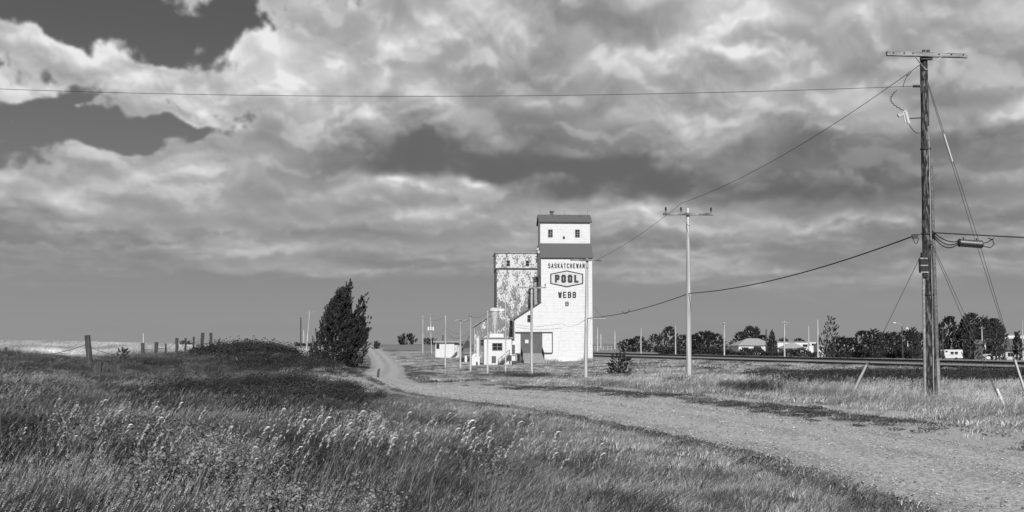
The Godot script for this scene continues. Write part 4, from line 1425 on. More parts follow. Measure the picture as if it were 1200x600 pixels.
func other_poles() -> void:
	var b := on_ground(806.5, 49.0)
	utility_pole("bleached utility pole with a crossarm between road and railway", b, at(806.0, 244.0, 49.0), 0.135, 0.085, [[0.3, 1.22, 0.05, [-1.1, -0.36, 1.1]]], "")
	b = on_ground(686.0, 69.0)
	utility_pole("bleached utility pole with a crossarm standing before the white elevator", b, at(688.0, 303.0, 69.0), 0.14, 0.095, [[0.12, 1.22, 0.25, []]], "")
	var br := obj("pole_bracket", tube_mesh([at(688.0, 373.0, 69.0), at(709.5, 373.5, 69.0)], [0.03, 0.03], 6), M.galv)
	tag(br, "short arm holding wires out from the pole before the elevator", "bracket")
	b = on_ground(623.0, 88.0)
	utility_pole("light pole with a long crossarm before the driveway door", b, at(623.0, 335.0, 88.0), 0.13, 0.095, [[0.15, 1.24, 0.1, [-1.16, 1.16]]], "")
	var row := [
		["thin light pole before the office stairs", 592.5, 348.0, 104.0, 0.075, []],
		["light pole before the white office window", 571.5, 364.0, 108.0, 0.085, []],
		["light pole beside the small white hut", 551.5, 369.0, 112.0, 0.1, [[0.1, 0.2, 0.2, []]]],
		["light pole with a thin crossarm past the white shed", 539.6, 374.0, 128.0, 0.1, [[0.12, 0.95, 0.12, []]]],
		["light pole standing before the low white shed", 522.0, 370.0, 135.0, 0.1, []],
		["far light pole at the end of the yard row", 495.5, 370.0, 240.0, 0.16, [[0.25, 0.5, 0.5, []]]],
	]
	for r in row:
		yard_pole(r[0], r[1], r[2], r[3], r[4], r[5])
	var tp := yard_pole("far light pole carrying two white transformer cans", 505.8, 368.5, 236.0, 0.13, [[0.3, 0.7, 0.3, []]], "light wooden poles in the elevator yard", -1.5)
	for s in [-0.55, 0.0, 0.55]:
		var st := start()
		lathe(st, Vector3(s - 0.2, 5.4, 0.25), [[0.0, 0.1], [0.05, 0.24], [0.75, 0.24], [0.85, 0.1]], 10)
		obj("transformer", st.commit(), M.white, tp)
	# slack wires between the yard poles
	var p := func(u: float, v: float, d: float) -> Vector3: return at(u, v, d)
	var runs := [
		[522.5, 385.0, 135.0, 539.6, 391.0, 128.0, 0.2], [522.5, 388.0, 135.0, 551.5, 387.0, 112.0, 0.9], [496.0, 382.0, 240.0, 505.0, 386.0, 236.0, 1.8], [505.0, 384.0, 236.0, 522.0, 383.0, 135.0, 1.2],
		[551.5, 371.0, 112.0, 571.5, 366.0, 108.0, 0.3], [571.5, 366.0, 108.0, 592.5, 350.0, 104.0, 0.25], [592.5, 352.0, 104.0, 622.0, 340.0, 88.0, 0.25], [496.0, 372.0, 240.0, 522.0, 372.0, 135.0, 0.6], [540.0, 376.0, 128.0, 551.5, 374.0, 112.0, 0.15], [522.5, 393.0, 135.0, 540.0, 396.0, 128.0, 0.25],
	]
	var ends := ["short thin wire past the white shed's chimney to the crossarm pole", "deeply drooping wire over the white shed roof to the hut's pole", "looped wire hanging between the two far yard poles", "drooping wire from the transformer pole to the shed's pole", "top wire from the hut's pole to the office window pole", "top wire from the office window pole to the stairs pole", "top wire from the stairs pole to the driveway pole", "top wire from the farthest yard pole to the shed's pole", "short top wire between the crossarm pole and the hut's pole", "low thin wire just above the white shed's roof"]
	for r in runs:
		wire(ends[runs.find(r)], hang(p.call(r[0], r[1], r[2]), p.call(r[3], r[4], r[5]), r[6], 12), 0.013, M.wire, "slack wires of the elevator yard")
	# far poles: u, top v, d, half crossarm, label
	var far := [
		[751.0, 384.5, 215.0, 0.0, "bare far pole standing before the dark tree row"], [791.5, 382.0, 205.0, 0.0, "bare far pole close behind the bleached pole"], [848.5, 377.5, 190.0, 0.95, "far pole with crossarm before the low hedge"], [919.0, 376.0, 165.0, 0.7, "far pole with thin crossarm before the long white building"],
		[947.5, 382.0, 260.0, 0.0, "far thin pole rising behind the long white building"], [958.0, 374.5, 158.0, 0.0, "far pole beside the tall split poplar"], [700.0, 384.0, 300.0, 0.0, "distant pole just past the elevator wall"], [704.0, 391.0, 420.0, 0.0, "small distant pole by the far board fence"], [720.5, 388.0, 380.0, 0.7, "distant pole with crossarm by the far board fence"],
		[1104.5, 383.0, 235.0, 0.75, "far dark pole with crossarm beside the camper trailer"], [1150.5, 383.0, 250.0, 0.9, "far light pole with crossarm over the dark barn"], [1198.0, 376.0, 240.0, 0.0, "far light pole above the long grey roof"],
		[352.5, 372.0, 250.0, 0.0, "thin far pole beside the field edge"], [356.0, 387.0, 420.0, 0.0, "short distant pole in the pale field"], [897.8, 386.0, 255.0, 0.0, "dark far pole between the hip roofed house and a spruce"],
	]
	for r in far:
		var q := on_ground(r[0], r[2])
		var scale: float = r[2] / 1200.0
		var arms := [[0.3, r[3], 0.1, []]] if r[3] > 0.0 else []
		utility_pole(r[4], q, at(r[0], r[1], r[2]), maxf(0.14, 0.9 * scale), maxf(0.1, 0.7 * scale), arms, "distant utility poles", M.post if r[0] in [897.8, 1104.5, 352.5] else null)
	var q := on_ground(359.0, 200.0)
	utility_pole("slightly leaning light pole with crossarm beyond the windblown tree", q, at(363.0, 364.0, 200.0), 0.14, 0.1, [[0.2, 0.95, 0.1, []]], "")
	q = on_ground(168.0, 150.0)
	utility_pole("far pale stake rising past the fence", q, at(168.0, 391.0, 150.0), 0.09, 0.07, [], "")
	# street lamp
	q = on_ground(1057.5, 230.0)
	var l := thing("street_lamp", "street lamp with one curved arm in front of the dark trees", "street lamp", q)
	var tp2 := at(1057.0, 382.0, 230.0) - q
	obj("pole", tube_mesh([Vector3(0, -0.5, 0), tp2], [0.16, 0.11], 8), M.post, l)
	var head := at(1048.5, 378.5, 230.0) - q
	obj("arm", tube_mesh([tp2, tp2 + Vector3(-0.6, 0.55, 0), head + Vector3(0.2, 0.05, 0)], [0.07, 0.06, 0.06], 6), M.galv, l)
	var st2 := start()
	lathe(st2, head + Vector3(-0.35, 0, 0), [[0.0, 0.1], [0.2, 0.22], [0.55, 0.18], [0.65, 0.08]], 8, Vector3.RIGHT)
	obj("lamp_head", st2.commit(), M.porcelain, l)

# ---------------------------------------------------------------- trees and shrubs
class Leaves:
	var v := PackedVector3Array()
	var c := PackedColorArray()
	func add(a: Vector3, b: Vector3, d: Vector3, e: Vector3, g: float) -> void:
		v.append_array([a, b, d, a, d, e])
		var k := Color(g, g, g)
		c.append_array([k, k, k, k, k, k])
	func one(a: Vector3, b: Vector3, d: Vector3, g: float) -> void:
		v.append_array([a, b, d])
		var k := Color(g, g, g)
		c.append_array([k, k, k])
	func mesh() -> ArrayMesh:
		var arr := []
		arr.resize(Mesh.ARRAY_MAX)
		arr[Mesh.ARRAY_VERTEX] = v
		arr[Mesh.ARRAY_COLOR] = c
		var m := ArrayMesh.new()
		m.add_surface_from_arrays(Mesh.PRIMITIVE_TRIANGLES, arr)
		return m

func ball() -> Vector3:
	while true:
		var p := Vector3(rng.randf_range(-1, 1), rng.randf_range(-1, 1), rng.randf_range(-1, 1))
		if p.length() < 1.0:
			return p
	return Vector3.ZERO

# A pointed leaf (two triangles folded along the middle).
func leaf(L: Leaves, p: Vector3, along: Vector3, size: float, tone: float) -> void:
	var side := along.cross(ball() + Vector3(0.01, 0.3, 0.02)).normalized() * size * 0.34
	var up := along.normalized() * size
	L.add(p - up * 0.5, p + side, p + up * 0.5, p - side, tone)

# A crown of leafy clumps filling an outline. rows: [height, near edge x, far edge x] in metres; sweep leans the twigs.
func crown(rows: Array, clumps: int, leaves: int, size: float, tone: float, sweep: Vector3, depth := 0.9, gap := 0.0, sprays := 0) -> Array:
	var L := Leaves.new()
	var centres := []
	var lobes := []
	var n := FastNoiseLite.new()
	n.seed = rng.randi() % 1000
	n.frequency = 0.35
	var top: float = rows[-1][0]
	var tries := 0
	while centres.size() < clumps and tries < clumps * 12:
		tries += 1
		var h := rng.randf_range(rows[0][0], top)
		var i := 0
		while i < rows.size() - 2 and rows[i + 1][0] < h:
			i += 1
		var f: float = (h - rows[i][0]) / (rows[i + 1][0] - rows[i][0])
		var a: float = lerpf(rows[i][1], rows[i + 1][1], f)
		var b: float = lerpf(rows[i][2], rows[i + 1][2], f)
		var half := (b - a) * 0.5
		if half < rng.randf() * 1.2:
			continue
		var q := rng.randf() * TAU
		var r := sqrt(rng.randf_range(0.12, 1.0))
		var p := Vector3((a + b) * 0.5 + cos(q) * r * half, h, sin(q) * r * half * depth)
		if gap > 0.0 and n.get_noise_3d(p.x * 1.5, p.y * 1.9, p.z * 1.5) > 0.5 - gap:
			continue
		if sprays > 0 and rng.randf() < 0.5:
			# gather the clumps into long branches that sweep upwards
			if lobes.size() < sprays:
				lobes.append(p)
			var lobe: Vector3 = lobes[rng.randi() % lobes.size()]
			var run := rng.randf_range(-1.0, 1.0)
			p = lobe + sweep.normalized() * run * 1.15 + ball() * 0.62 * (1.0 - 0.6 * absf(run))
			if p.y < 0.1:
				continue
		centres.append(p)
		var edge := 1.0
		var out := (Vector3(cos(q), 0.15, sin(q)) * 0.6 + sweep).normalized()
		var long := size * rng.randf_range(2.6, 5.0) * clampf(0.35 + half * 0.3 / size * 0.1, 0.4, 1.0)
		var g := tone * rng.randf_range(0.75, 1.25)
		for k in int(leaves * 1.8):
			var s := rng.randf()
			var w := 0.55 * (1.0 - 0.75 * s)
			var c := p + out * long * (s - 0.35) + ball() * long * w * 0.55
			leaf(L, c, out + ball() * 0.8, size * rng.randf_range(0.4, 0.85), g * rng.randf_range(0.75, 1.3))
	return [L.mesh(), centres]

func tree(called: String, label: String, category: String, p: Vector3, rows: Array, clumps: int, leaves: int, size: float, tone: float, sweep: Vector3, group := "", trunk := 0.12, gap := 0.0, sprays := 0) -> Node3D:
	var t := thing(called, label, category, p, 0.0, group)
	var c := crown(rows, clumps, leaves, size, tone, sweep, 0.9, gap, sprays)
	var top: float = rows[-1][0]
	var tx: float = (rows[-1][1] + rows[-1][2]) * 0.5
	var st := start()
	tube(st, [Vector3(0, -0.4, 0), Vector3(tx * 0.1, top * 0.3, 0), Vector3(tx * 0.5, top * 0.65, 0), Vector3(tx, top * 0.97, 0)], [trunk * 1.3, trunk, trunk * 0.55, trunk * 0.12], 8)
	obj("trunk", st.commit(), M.bark, t)
	st = start()
	var limbs := 0
	for k in range(0, c[1].size(), maxi(1, c[1].size() / 26)):
		var e: Vector3 = c[1][k]
		var h0 := maxf(0.2, e.y - 0.35 * Vector2(e.x, e.z).length() - 0.1 * top)
		var f := clampf(h0 / top, 0.0, 0.95)
		var from := Vector3(tx * f * f, h0, 0)
		tube(st, [from, from.lerp(e, 0.5) + Vector3(0, 0.05 * top, 0), e], [trunk * 0.42 * (1.0 - f * 0.7), trunk * 0.25 * (1.0 - f * 0.7), trunk * 0.06], 5, false)
		limbs += 1
	if limbs:
		obj("limbs", st.commit(), M.bark, t)
	obj("crown", c[0], M.plant, t)
	return t

func outline(pairs: Array, d: float, u0: float, v0: float) -> Array:
	# [v, near u, far u] seen at distance d -> [height, x, x] about (u0, v0)
	var k := d / 1200.0
	var out := []
	for q in pairs:
		out.append([(v0 - q[0]) * k, (q[1] - u0) * k, (q[2] - u0) * k])
	return out

func trees() -> void:
	# the windblown tree by the road
	var d := 128.0
	var p := on_ground(398.0, d)
	var v0 := 404.0 + 1200.0 * (EYE - p.y) / d
	var sweep := Vector3(0.42, 0.85, 0.0)
	var rows := outline([[431.0, 378, 416], [424.0, 367, 424], [415.0, 364, 428], [404.0, 366, 432], [396.0, 368, 433], [386.0, 372, 428], [378.0, 374, 418], [370.0, 378, 413], [362.0, 382, 411], [354.0, 387, 410], [346.0, 393, 409], [340.0, 398, 408], [335.0, 401, 406]], d, 398.0, v0)
	var t := tree("windblown_tree", "dark windblown tree leaning over the gravel road", "tree", p, rows, 1700, 26, 0.24, 0.03, sweep, "", 0.24, 0.0, 105)
	var second := crown(outline([[400.0, 410, 432], [388.0, 411, 432], [376.0, 412, 429], [366.0, 415, 428], [356.0, 418, 427], [349.0, 421, 425]], d, 398.0, v0), 240, 26, 0.24, 0.03, sweep, 0.9, 0.0, 20)
	obj("crown", second[0], M.plant, t)
	# the round bush on the rise beyond
	p = on_ground(476.0, 380.0)
	v0 = 404.0 + 1200.0 * (EYE - p.y) / 380.0
	tree("round_bush", "round dark bush on the rise past the road", "bush", p, outline([[v0, 467, 487], [400.0, 464, 489], [397.0, 465, 488], [393.5, 469, 484], [391.0, 474, 480]], 380.0, 476.0, v0), 90, 40, 0.5, 0.036, Vector3(0, 0.6, 0))
	for q in [[440.0, 300.0, 436, 446, 400.5, "scrubby bush where the road meets the horizon"], [500.0, 420.0, 494, 512, 397.0, "low dark bush at the foot of the far poles"], [217.0, 160.0, 209, 226, 401.0, "low bush far behind the fence posts"], [371.0, 420.0, 344, 366, 402.5, "distant shelter belt beside the leaning pole"]]:
		p = on_ground(q[0], q[1])
		v0 = 404.0 + 1200.0 * (EYE - p.y) / q[1]
		tree("low_bush", q[5], "bush", p, outline([[v0 + 0.5, q[2], q[3]], [(v0 + q[4]) * 0.5, q[2], q[3]], [q[4], q[2] + 4, q[3] - 4]], q[1], q[0], v0), 40, 30, 0.0016 * q[1], 0.06, Vector3(0.2, 0.6, 0))
	# shrub by the track
	p = on_ground(727.0, 84.0)
	v0 = 404.0 + 1200.0 * (EYE - p.y) / 84.0
	tree("shrub", "dark rounded shrub in the dry grass before the railway", "shrub", p, outline([[v0 - 2.0, 712, 738], [426.0, 711, 741], [420.0, 713, 740], [415.5, 718, 736], [413.0, 724, 732]], 84.0, 727.0, v0), 170, 36, 0.11, 0.04, Vector3(0.1, 0.25, 0), "", 0.05)
	p = on_ground(145.0, 52.0)
	v0 = 404.0 + 1200.0 * (EYE - p.y) / 52.0
	tree("shrub", "small bush against the pale field by the fence", "shrub", p, outline([[v0, 139, 150], [414.0, 138, 151], [409.0, 141, 149]], 52.0, 145.0, v0), 26, 40, 0.1, 0.06, Vector3(0.3, 0.7, 0), "", 0.03)
	# town trees: kinds shared between copies. u, d, half width px, top v, kind
	var kinds := []
	for k in 4:
		var shapes: Array = [
			[[0.0, -0.85, 0.9], [0.18, -1.0, 1.0], [0.45, -1.05, 1.0], [0.7, -0.8, 0.85], [0.88, -0.45, 0.55], [1.0, -0.12, 0.2]],
			[[0.0, -0.9, 0.8], [0.15, -1.0, 0.9], [0.4, -0.9, 1.05], [0.62, -1.0, 0.8], [0.85, -0.5, 0.7], [1.0, 0.0, 0.3]],
			[[0.0, -0.8, 0.8], [0.2, -0.9, 0.9], [0.5, -0.8, 1.0], [0.75, -0.5, 0.9], [0.9, -0.2, 0.6], [1.0, 0.05, 0.3]],
			[[0.0, -0.8, 0.8], [0.25, -0.85, 0.8], [0.5, -0.6, 0.55], [0.75, -0.35, 0.35], [1.0, -0.05, 0.05]],
		][k]
		var r := []
		for s in shapes:
			r.append([s[0] * 8.0, s[1] * 3.0, s[2] * 3.0])
		kinds.append(crown(r, 230, 26, 0.4, 0.034, Vector3(0.3, 0.7, 0), 0.9, 0.05)[0])
	var town := [
		[736, 300, 10, 397.0, 1], [748, 310, 9, 394.0, 0], [765, 300, 10, 391.5, 2], [784, 290, 11, 383.0, 0], [800, 300, 9, 392.0, 1], [824, 300, 13, 388.0, 1], [838, 290, 10, 391.0, 0], [812, 310, 10, 392.0, 2], [866, 310, 9, 389.0, 2], [878, 300, 9, 382.5, 0], [884, 320, 8, 383.0, 1], [893, 290, 9, 393.0, 0], [905, 270, 7, 386.0, 3], [917, 320, 8, 396.0, 1], [934, 320, 9, 396.5, 2],
		[983, 250, 11, 394.0, 1], [996, 260, 8, 396.0, 0], [1010, 260, 9, 388.0, 0], [1022, 255, 10, 386.0, 2], [1035, 265, 10, 389.0, 1], [1047, 265, 9, 389.5, 0], [1061, 255, 11, 386.5, 1], [1069, 250, 9, 384.0, 2], [1079, 260, 7, 389.0, 1],
		[1101, 280, 8, 378.0, 1], [1113, 270, 12, 371.5, 0], [1130, 265, 10, 376.0, 2], [1138, 260, 12, 368.0, 0], [1152, 265, 11, 371.0, 1], [1163, 275, 12, 374.0, 0], [1168, 240, 7, 376.0, 2], [1193, 260, 6, 389.0, 3],
	]
	var rows_of := [[770, "dark tree at the thin end of the tree row near the shrub"], [806, "dark tree behind the bleached utility pole"], [845, "dark tree over the low hedge's start"], [890, "dark tall tree rising behind the hip roofed house"], [900, "dark tree beside the hip roofed house"], [910, "narrow dark spruce between two pale roofs"], [940, "low dark tree behind the long white building"], [1000, "dark tree next to the split poplar"], [1050, "dark rounded tree of the row before the street lamp"], [1085, "dark tree of the row past the street lamp"], [1120, "tall dark tree behind the camper trailer"], [1170, "tall dark tree massed behind the barn"], [1200, "small narrow tree by the end of the grey roof"]]
	for q in town:
		var b := on_ground(q[0], q[1])
		var hgt: float = at(q[0], q[3], q[1]).y - b.y
		var words := ""
		for w in rows_of:
			if q[0] < w[0]:
				words = w[1]
				break
		var t2 := thing("town_tree", words, "tree", b, 0.0, "trees of the town beyond the railway")
		var c := obj("crown", kinds[q[4]], M.plant, t2)
		var sx: float = q[2] * rng.randf_range(1.1, 1.65) * q[1] / 1200.0 / 3.0
		c.scale = Vector3(sx, hgt / 8.0, sx)
		c.rotation.y = rng.randf() * 1.2 - 0.6
		obj("trunk", tube_mesh([Vector3(0, -0.5, 0), Vector3(0, hgt * 0.5, 0)], [0.2, 0.1], 6), M.bark, t2)
	# the two-stemmed poplar by the far pole, and slim ones by the barn
	for q in [[968.0, 240.0, [[418.0, 961, 978], [405.0, 959, 979], [394.0, 958, 981], [384.0, 963, 983], [376.0, 967, 982], [370.0, 971, 975]], "tall loose poplar with a split top beside a far pole"], [1167.0, 215.0, [[421.0, 1160, 1172], [410.0, 1158, 1176], [398.0, 1160, 1174], [385.0, 1163, 1174], [374.0, 1167, 1171]], "slim poplar before the long grey roof"], [1191.0, 215.0, [[422.0, 1187, 1196], [410.0, 1186, 1198], [398.0, 1188, 1197], [388.0, 1190, 1196]], "thin young tree near the end of the long grey roof"], [1137.0, 225.0, [[421.0, 1127, 1147], [405.0, 1126, 1148], [390.0, 1128, 1146], [376.0, 1131, 1143], [368.0, 1136, 1140]], "broad dark poplar beside the camper trailer"]]:
		p = on_ground(q[0], q[1])
		v0 = 404.0 + 1200.0 * (EYE - p.y) / q[1]
		var rows2 := outline(q[2], q[1], q[0], v0)
		rows2[0][0] = 0.2
		tree("poplar", q[3], "tree", p, rows2, 110, 36, 0.3, 0.038, Vector3(0.25, 0.9, 0), "", 0.15, 0.1)
	# clipped hedge along the town street
	var hs := on_ground(772.0, 262.0)
	var he := on_ground(960.0, 236.0)
	var hl := Leaves.new()
	for k in 9000:
		var f := rng.randf()
		var c := hs.lerp(he, f) - hs
		c.y = gy(hs.x + c.x, -(hs.z + c.z)) - hs.y
		leaf(hl, c + Vector3(rng.randf_range(-0.5, 0.5), rng.randf() * (1.5 + 0.5 * sin(f * 23.0) + 0.35 * sin(f * 71.0)), rng.randf_range(-0.9, 0.9)), ball(), 0.4, 0.035 * rng.randf_range(0.7, 1.3))
	var hedge := obj("hedge", hl.mesh(), M.plant)
	hedge.position = hs
	tag(hedge, "long low dark hedge before the houses across the railway", "hedge")
	# loose scrub under the tree row past the poplar
	hs = on_ground(972.0, 266.0)
	he = on_ground(1088.0, 262.0)
	hl = Leaves.new()
	for k in 6500:
		var f := rng.randf()
		var c := hs.lerp(he, f) - hs
		c.y = gy(hs.x + c.x, -(hs.z + c.z)) - hs.y
		var tall := 1.6 + 1.1 * sin(f * 17.0) * sin(f * 31.0 + 1.0) + 0.6 * sin(f * 83.0)
		leaf(hl, c + Vector3(rng.randf_range(-0.5, 0.5), rng.randf() * tall, rng.randf_range(-1.2, 1.2)), ball(), 0.38, 0.036 * rng.randf_range(0.6, 1.5))
	hedge = obj("hedge", hl.mesh(), M.plant)
	hedge.position = hs
	tag(hedge, "uneven dark scrub under the tree row past the split poplar", "hedge")

# ---------------------------------------------------------------- the town beyond the railway
func hip_house(label: String, u: float, d: float, w: float, dp: float, wall_h: float, roof_h: float, wall: Material, roof: Material, turn: float, wins: Array) -> void:
	var p := on_ground(u, d)
	var t := thing("house", label, "house", p, turn)
	obj("wall", box_mesh(Vector3(-w / 2, -0.6, -dp / 2), Vector3(w / 2, wall_h, dp / 2)), wall, t)
	var st := start()
	var a := w / 2 + 0.4
	var b := dp / 2 + 0.4
	var ridge := maxf(a - b, 0.3)
	var lo := wall_h + 0.005
	var c := [Vector3(-a, lo, b), Vector3(a, lo, b), Vector3(a, lo, -b), Vector3(-a, lo, -b), Vector3(-ridge, lo + roof_h, 0), Vector3(ridge, lo + roof_h, 0)]
	quad(st, c[0], c[1], c[5], c[4], Vector3(0, 1, 1))
	quad(st, c[2], c[3], c[4], c[5], Vector3(0, 1, -1))
	tri(st, c[1], c[2], c[5], Vector3(1, 1, 0))
	tri(st, c[3], c[0], c[4], Vector3(-1, 1, 0))
	quad(st, c[0], c[1], c[2], c[3], Vector3(0, -1, 0))
	obj("roof", st.commit(), roof, t)
	for q in wins:
		window(t, q[0], q[1], q[2], q[3], dp / 2, M.trim, 2, 1)

func town() -> void:
	hip_house("white house with a pale hipped roof behind the hedge", 882.0, 275.0, 10.0, 7.0, 2.5, 1.9, M.white, M.roof_grey, 0.1, [[-3.0, 1.5, 1.2, 0.9], [0.5, 1.5, 1.2, 0.9], [3.4, 1.5, 0.8, 0.9]])
	hip_house("small white house with pale roof half behind the hedge", 866.0, 285.0, 4.5, 5.0, 2.3, 1.2, M.white, M.roof_grey, -0.1, [[0.6, 1.4, 0.9, 0.8]])
	var p := on_ground(925.0, 290.0)
	var t := thing("long_building", "long low white building behind the hedge", "building", p, 0.05)
	obj("wall", box_mesh(Vector3(-4.3, -0.5, -3.0), Vector3(4.6, 3.6, 3.0)), M.white, t)
	obj("roof", box_mesh(Vector3(-4.5, 3.602, -3.2), Vector3(4.8, 3.75, 3.2)), M.roof_grey, t)
	window(t, 3.5, 2.6, 1.2, 0.6, 3.0, M.trim, 2, 1)
	hip_house("low pale roofed bungalow before the long white building", 928.0, 275.0, 6.0, 5.0, 1.9, 1.5, M.off_white, M.roof_grey, 0.0, [[-1.0, 1.2, 1.0, 0.7]])
	for q in [[946.0, 330.0, 4.6, 3.9, "flat white building with dark window row past the hedge"], [959.0, 262.0, 1.5, 3.2, "narrow white shed beside the split poplar"], [992.0, 285.0, 2.6, 3.4, "white building showing between dark trees"]]:
		p = on_ground(q[0], q[1])
		t = thing("white_building", q[4], "building", p, 0.06)
		obj("wall", box_mesh(Vector3(-q[2] / 2, -0.5, -1.5), Vector3(q[2] / 2, q[3], 1.5)), M.white, t)
		obj("roof", box_mesh(Vector3(-q[2] / 2 - 0.2, q[3] + 0.002, -1.7), Vector3(q[2] / 2 + 0.2, q[3] + 0.14, 1.7)), M.roof_grey, t)
		for k in 3:
			window(t, (k - 1) * q[2] * 0.28, q[3] - 0.9, q[2] * 0.14, 0.5, 1.5, M.trim, 1, 1)
	# camper trailer
	p = on_ground(1115.0, 240.0)
	t = thing("camper_trailer", "white camper trailer with two dark windows by the poplar", "trailer", p, 0.04)
	obj("body", slab_mesh([Vector2(-2.0, 0.45), Vector2(2.1, 0.45), Vector2(2.1, 2.2), Vector2(1.95, 2.4), Vector2(-2.0, 2.4), Vector2(-2.25, 2.1), Vector2(-2.25, 1.3)], -1.1, 1.1), M.white, t)
	obj("hitch", box_mesh(Vector3(-3.1, 0.4, -0.05), Vector3(-2.0, 0.5, 0.05)), M.trim, t)
	for x in [0.1, 1.1]:
		window(t, x - 0.55, 1.65, 0.6, 0.42, 1.1, M.trim, 1, 1)
	window(t, -1.75, 2.0, 0.4, 0.2, 1.1, M.trim, 1, 1)
	obj("band", box_mesh(Vector3(-2.0, 1.1, 1.1), Vector3(2.1, 1.18, 1.115)), M.roof_grey, t)
	obj("wheel", tube_mesh([Vector3(0.5, 0.33, 0.9), Vector3(0.5, 0.33, 1.12)], [0.33, 0.33], 14), M.black, t)
	# dark weathered barn and the long roofed building
	p = on_ground(1146.0, 245.0)
	t = thing("barn", "small dark weathered barn behind the poplar", "barn", p, 0.05)
	obj("wall", box_mesh(Vector3(-1.3, -0.5, -1.5), Vector3(0.85, 3.9, 1.5)), M.roof_dark, t)
	obj("corner", box_mesh(Vector3(0.852, 2.5, 1.0), Vector3(1.15, 4.6, 1.45)), M.off_white, t)
	roof_slab(t, Vector2(1.8, 3.6), Vector2(0.0, 4.7), -1.5, 0.85, M.roof_dark, "roof", 0.1)
	roof_slab(t, Vector2(-1.8, 3.6), Vector2(0.0, 4.7), -1.5, 0.85, M.roof_dark, "roof", 0.1)
	obj("lean_to", box_mesh(Vector3(-2.3, -0.5, 1.6), Vector3(1.2, 2.2, 2.6)), M.roof_dark, t)
	p = on_ground(1180.0, 262.0)
	t = thing("long_building", "long building with a broad grey roof and pale walls", "building", p, 0.02)
	obj("wall", box_mesh(Vector3(-6.4, -0.6, -4.0), Vector3(12.0, 2.6, 4.0)), M.cream, t)
	roof_slab(t, Vector2(4.5, 2.3), Vector2(0.0, 5.2), -6.7, 12.4, M.roof_dark)
	roof_slab(t, Vector2(-4.5, 2.3), Vector2(0.0, 5.2), -6.7, 12.4, M.roof_dark)
	for x in [-4.6, -1.2, 2.2, 4.6, 7.5]:
		window(t, x, 1.3, 1.3, 0.8, 4.0, M.trim, 2, 1)
	obj("garage_door", box_mesh(Vector3(-6.0, 0.0, 4.0), Vector3(-5.3, 2.1, 4.06)), M.white, t)
	# parked car beside it
	car("pale sedan parked before the long grey roofed building", on_ground(1159.0, 222.0), 0.1)
	p = on_ground(1190.0, 420.0)
	t = thing("white_building", "far white flat building above the long grey roof", "building", p)
	obj("wall", box_mesh(Vector3(-6.0, -0.5, -3.0), Vector3(9.0, 7.4, 3.0)), M.white, t)
	obj("roof", box_mesh(Vector3(-6.2, 7.402, -3.2), Vector3(9.2, 7.7, 3.2)), M.roof_grey, t)
	# water tower ball
	p = on_ground(1063.5, 520.0)
	t = thing("water_tower", "distant pale water tower ball above the trees", "water tower", p)
	var st := start()
	var top := at(1063.5, 385.5, 520.0).y - p.y
	var prof := []
	for k in 9:
		var q := -PI / 2 + PI * k / 8.0
		prof.append([top + 0.9 * sin(q), maxf(0.02, 0.9 * cos(q))])
	lathe(st, Vector3.ZERO, prof, 14)
	obj("tank", st.commit(), M.white, t)
	obj("stem", tube_mesh([Vector3(0, -0.5, 0), Vector3(0, top - 0.7, 0)], [0.3, 0.25], 8), M.off_white, t)
	# far board fence beside the elevator
	var a := on_ground(697.0, 330.0)
	var b := on_ground(717.0, 330.0)
	t = thing("board_fence", "distant pale board fence past the elevator wall", "fence", a)
	for k in 3:
		st = start()
		bar(st, Vector3(0, 0.35 + 0.4 * k, 0), b - a + Vector3(0, 0.35 + 0.4 * k, 0), 0.3, 0.06)
		obj("board", st.commit(), M.cream, t)
	for k in 5:
		st = start()
		var q := (b - a) * (k / 4.0)
		bar(st, q - Vector3(0, 0.3, 0.07), q + Vector3(0, 1.4, -0.07), 0.15, 0.12)
		obj("fence_post", st.commit(), M.cream, t)

func car(label: String, p: Vector3, turn: float) -> void:
	var t := thing("parked_car", label, "car", p, turn)
	obj("body", slab_mesh([Vector2(-2.2, 0.35), Vector2(2.2, 0.35), Vector2(2.25, 0.75), Vector2(1.5, 0.92), Vector2(0.85, 1.42), Vector2(-0.75, 1.45), Vector2(-1.45, 0.98), Vector2(-2.2, 0.9)], -0.85, 0.85), M.off_white, t)
	for q in [[-1.2, -0.05, 0.98, 1.36, -0.65], [0.0, 1.15, 0.98, 1.36, 0.75]]:
		obj("window", slab_mesh([Vector2(q[0], q[2]), Vector2(q[1], q[2]), Vector2(minf(q[1], 0.78), q[3]), Vector2(maxf(q[0], -0.72), q[3])], 0.851, 0.86), M.glass, t)
	for x in [-1.35, 1.35]:
		var w := obj("wheel", tube_mesh([Vector3(x, 0.32, 0.68), Vector3(x, 0.32, 0.88)], [0.32, 0.32], 14), M.black, t)
		obj("rim", tube_mesh([Vector3(x, 0.32, 0.86), Vector3(x, 0.32, 0.9)], [0.18, 0.18], 12), M.galv, w)

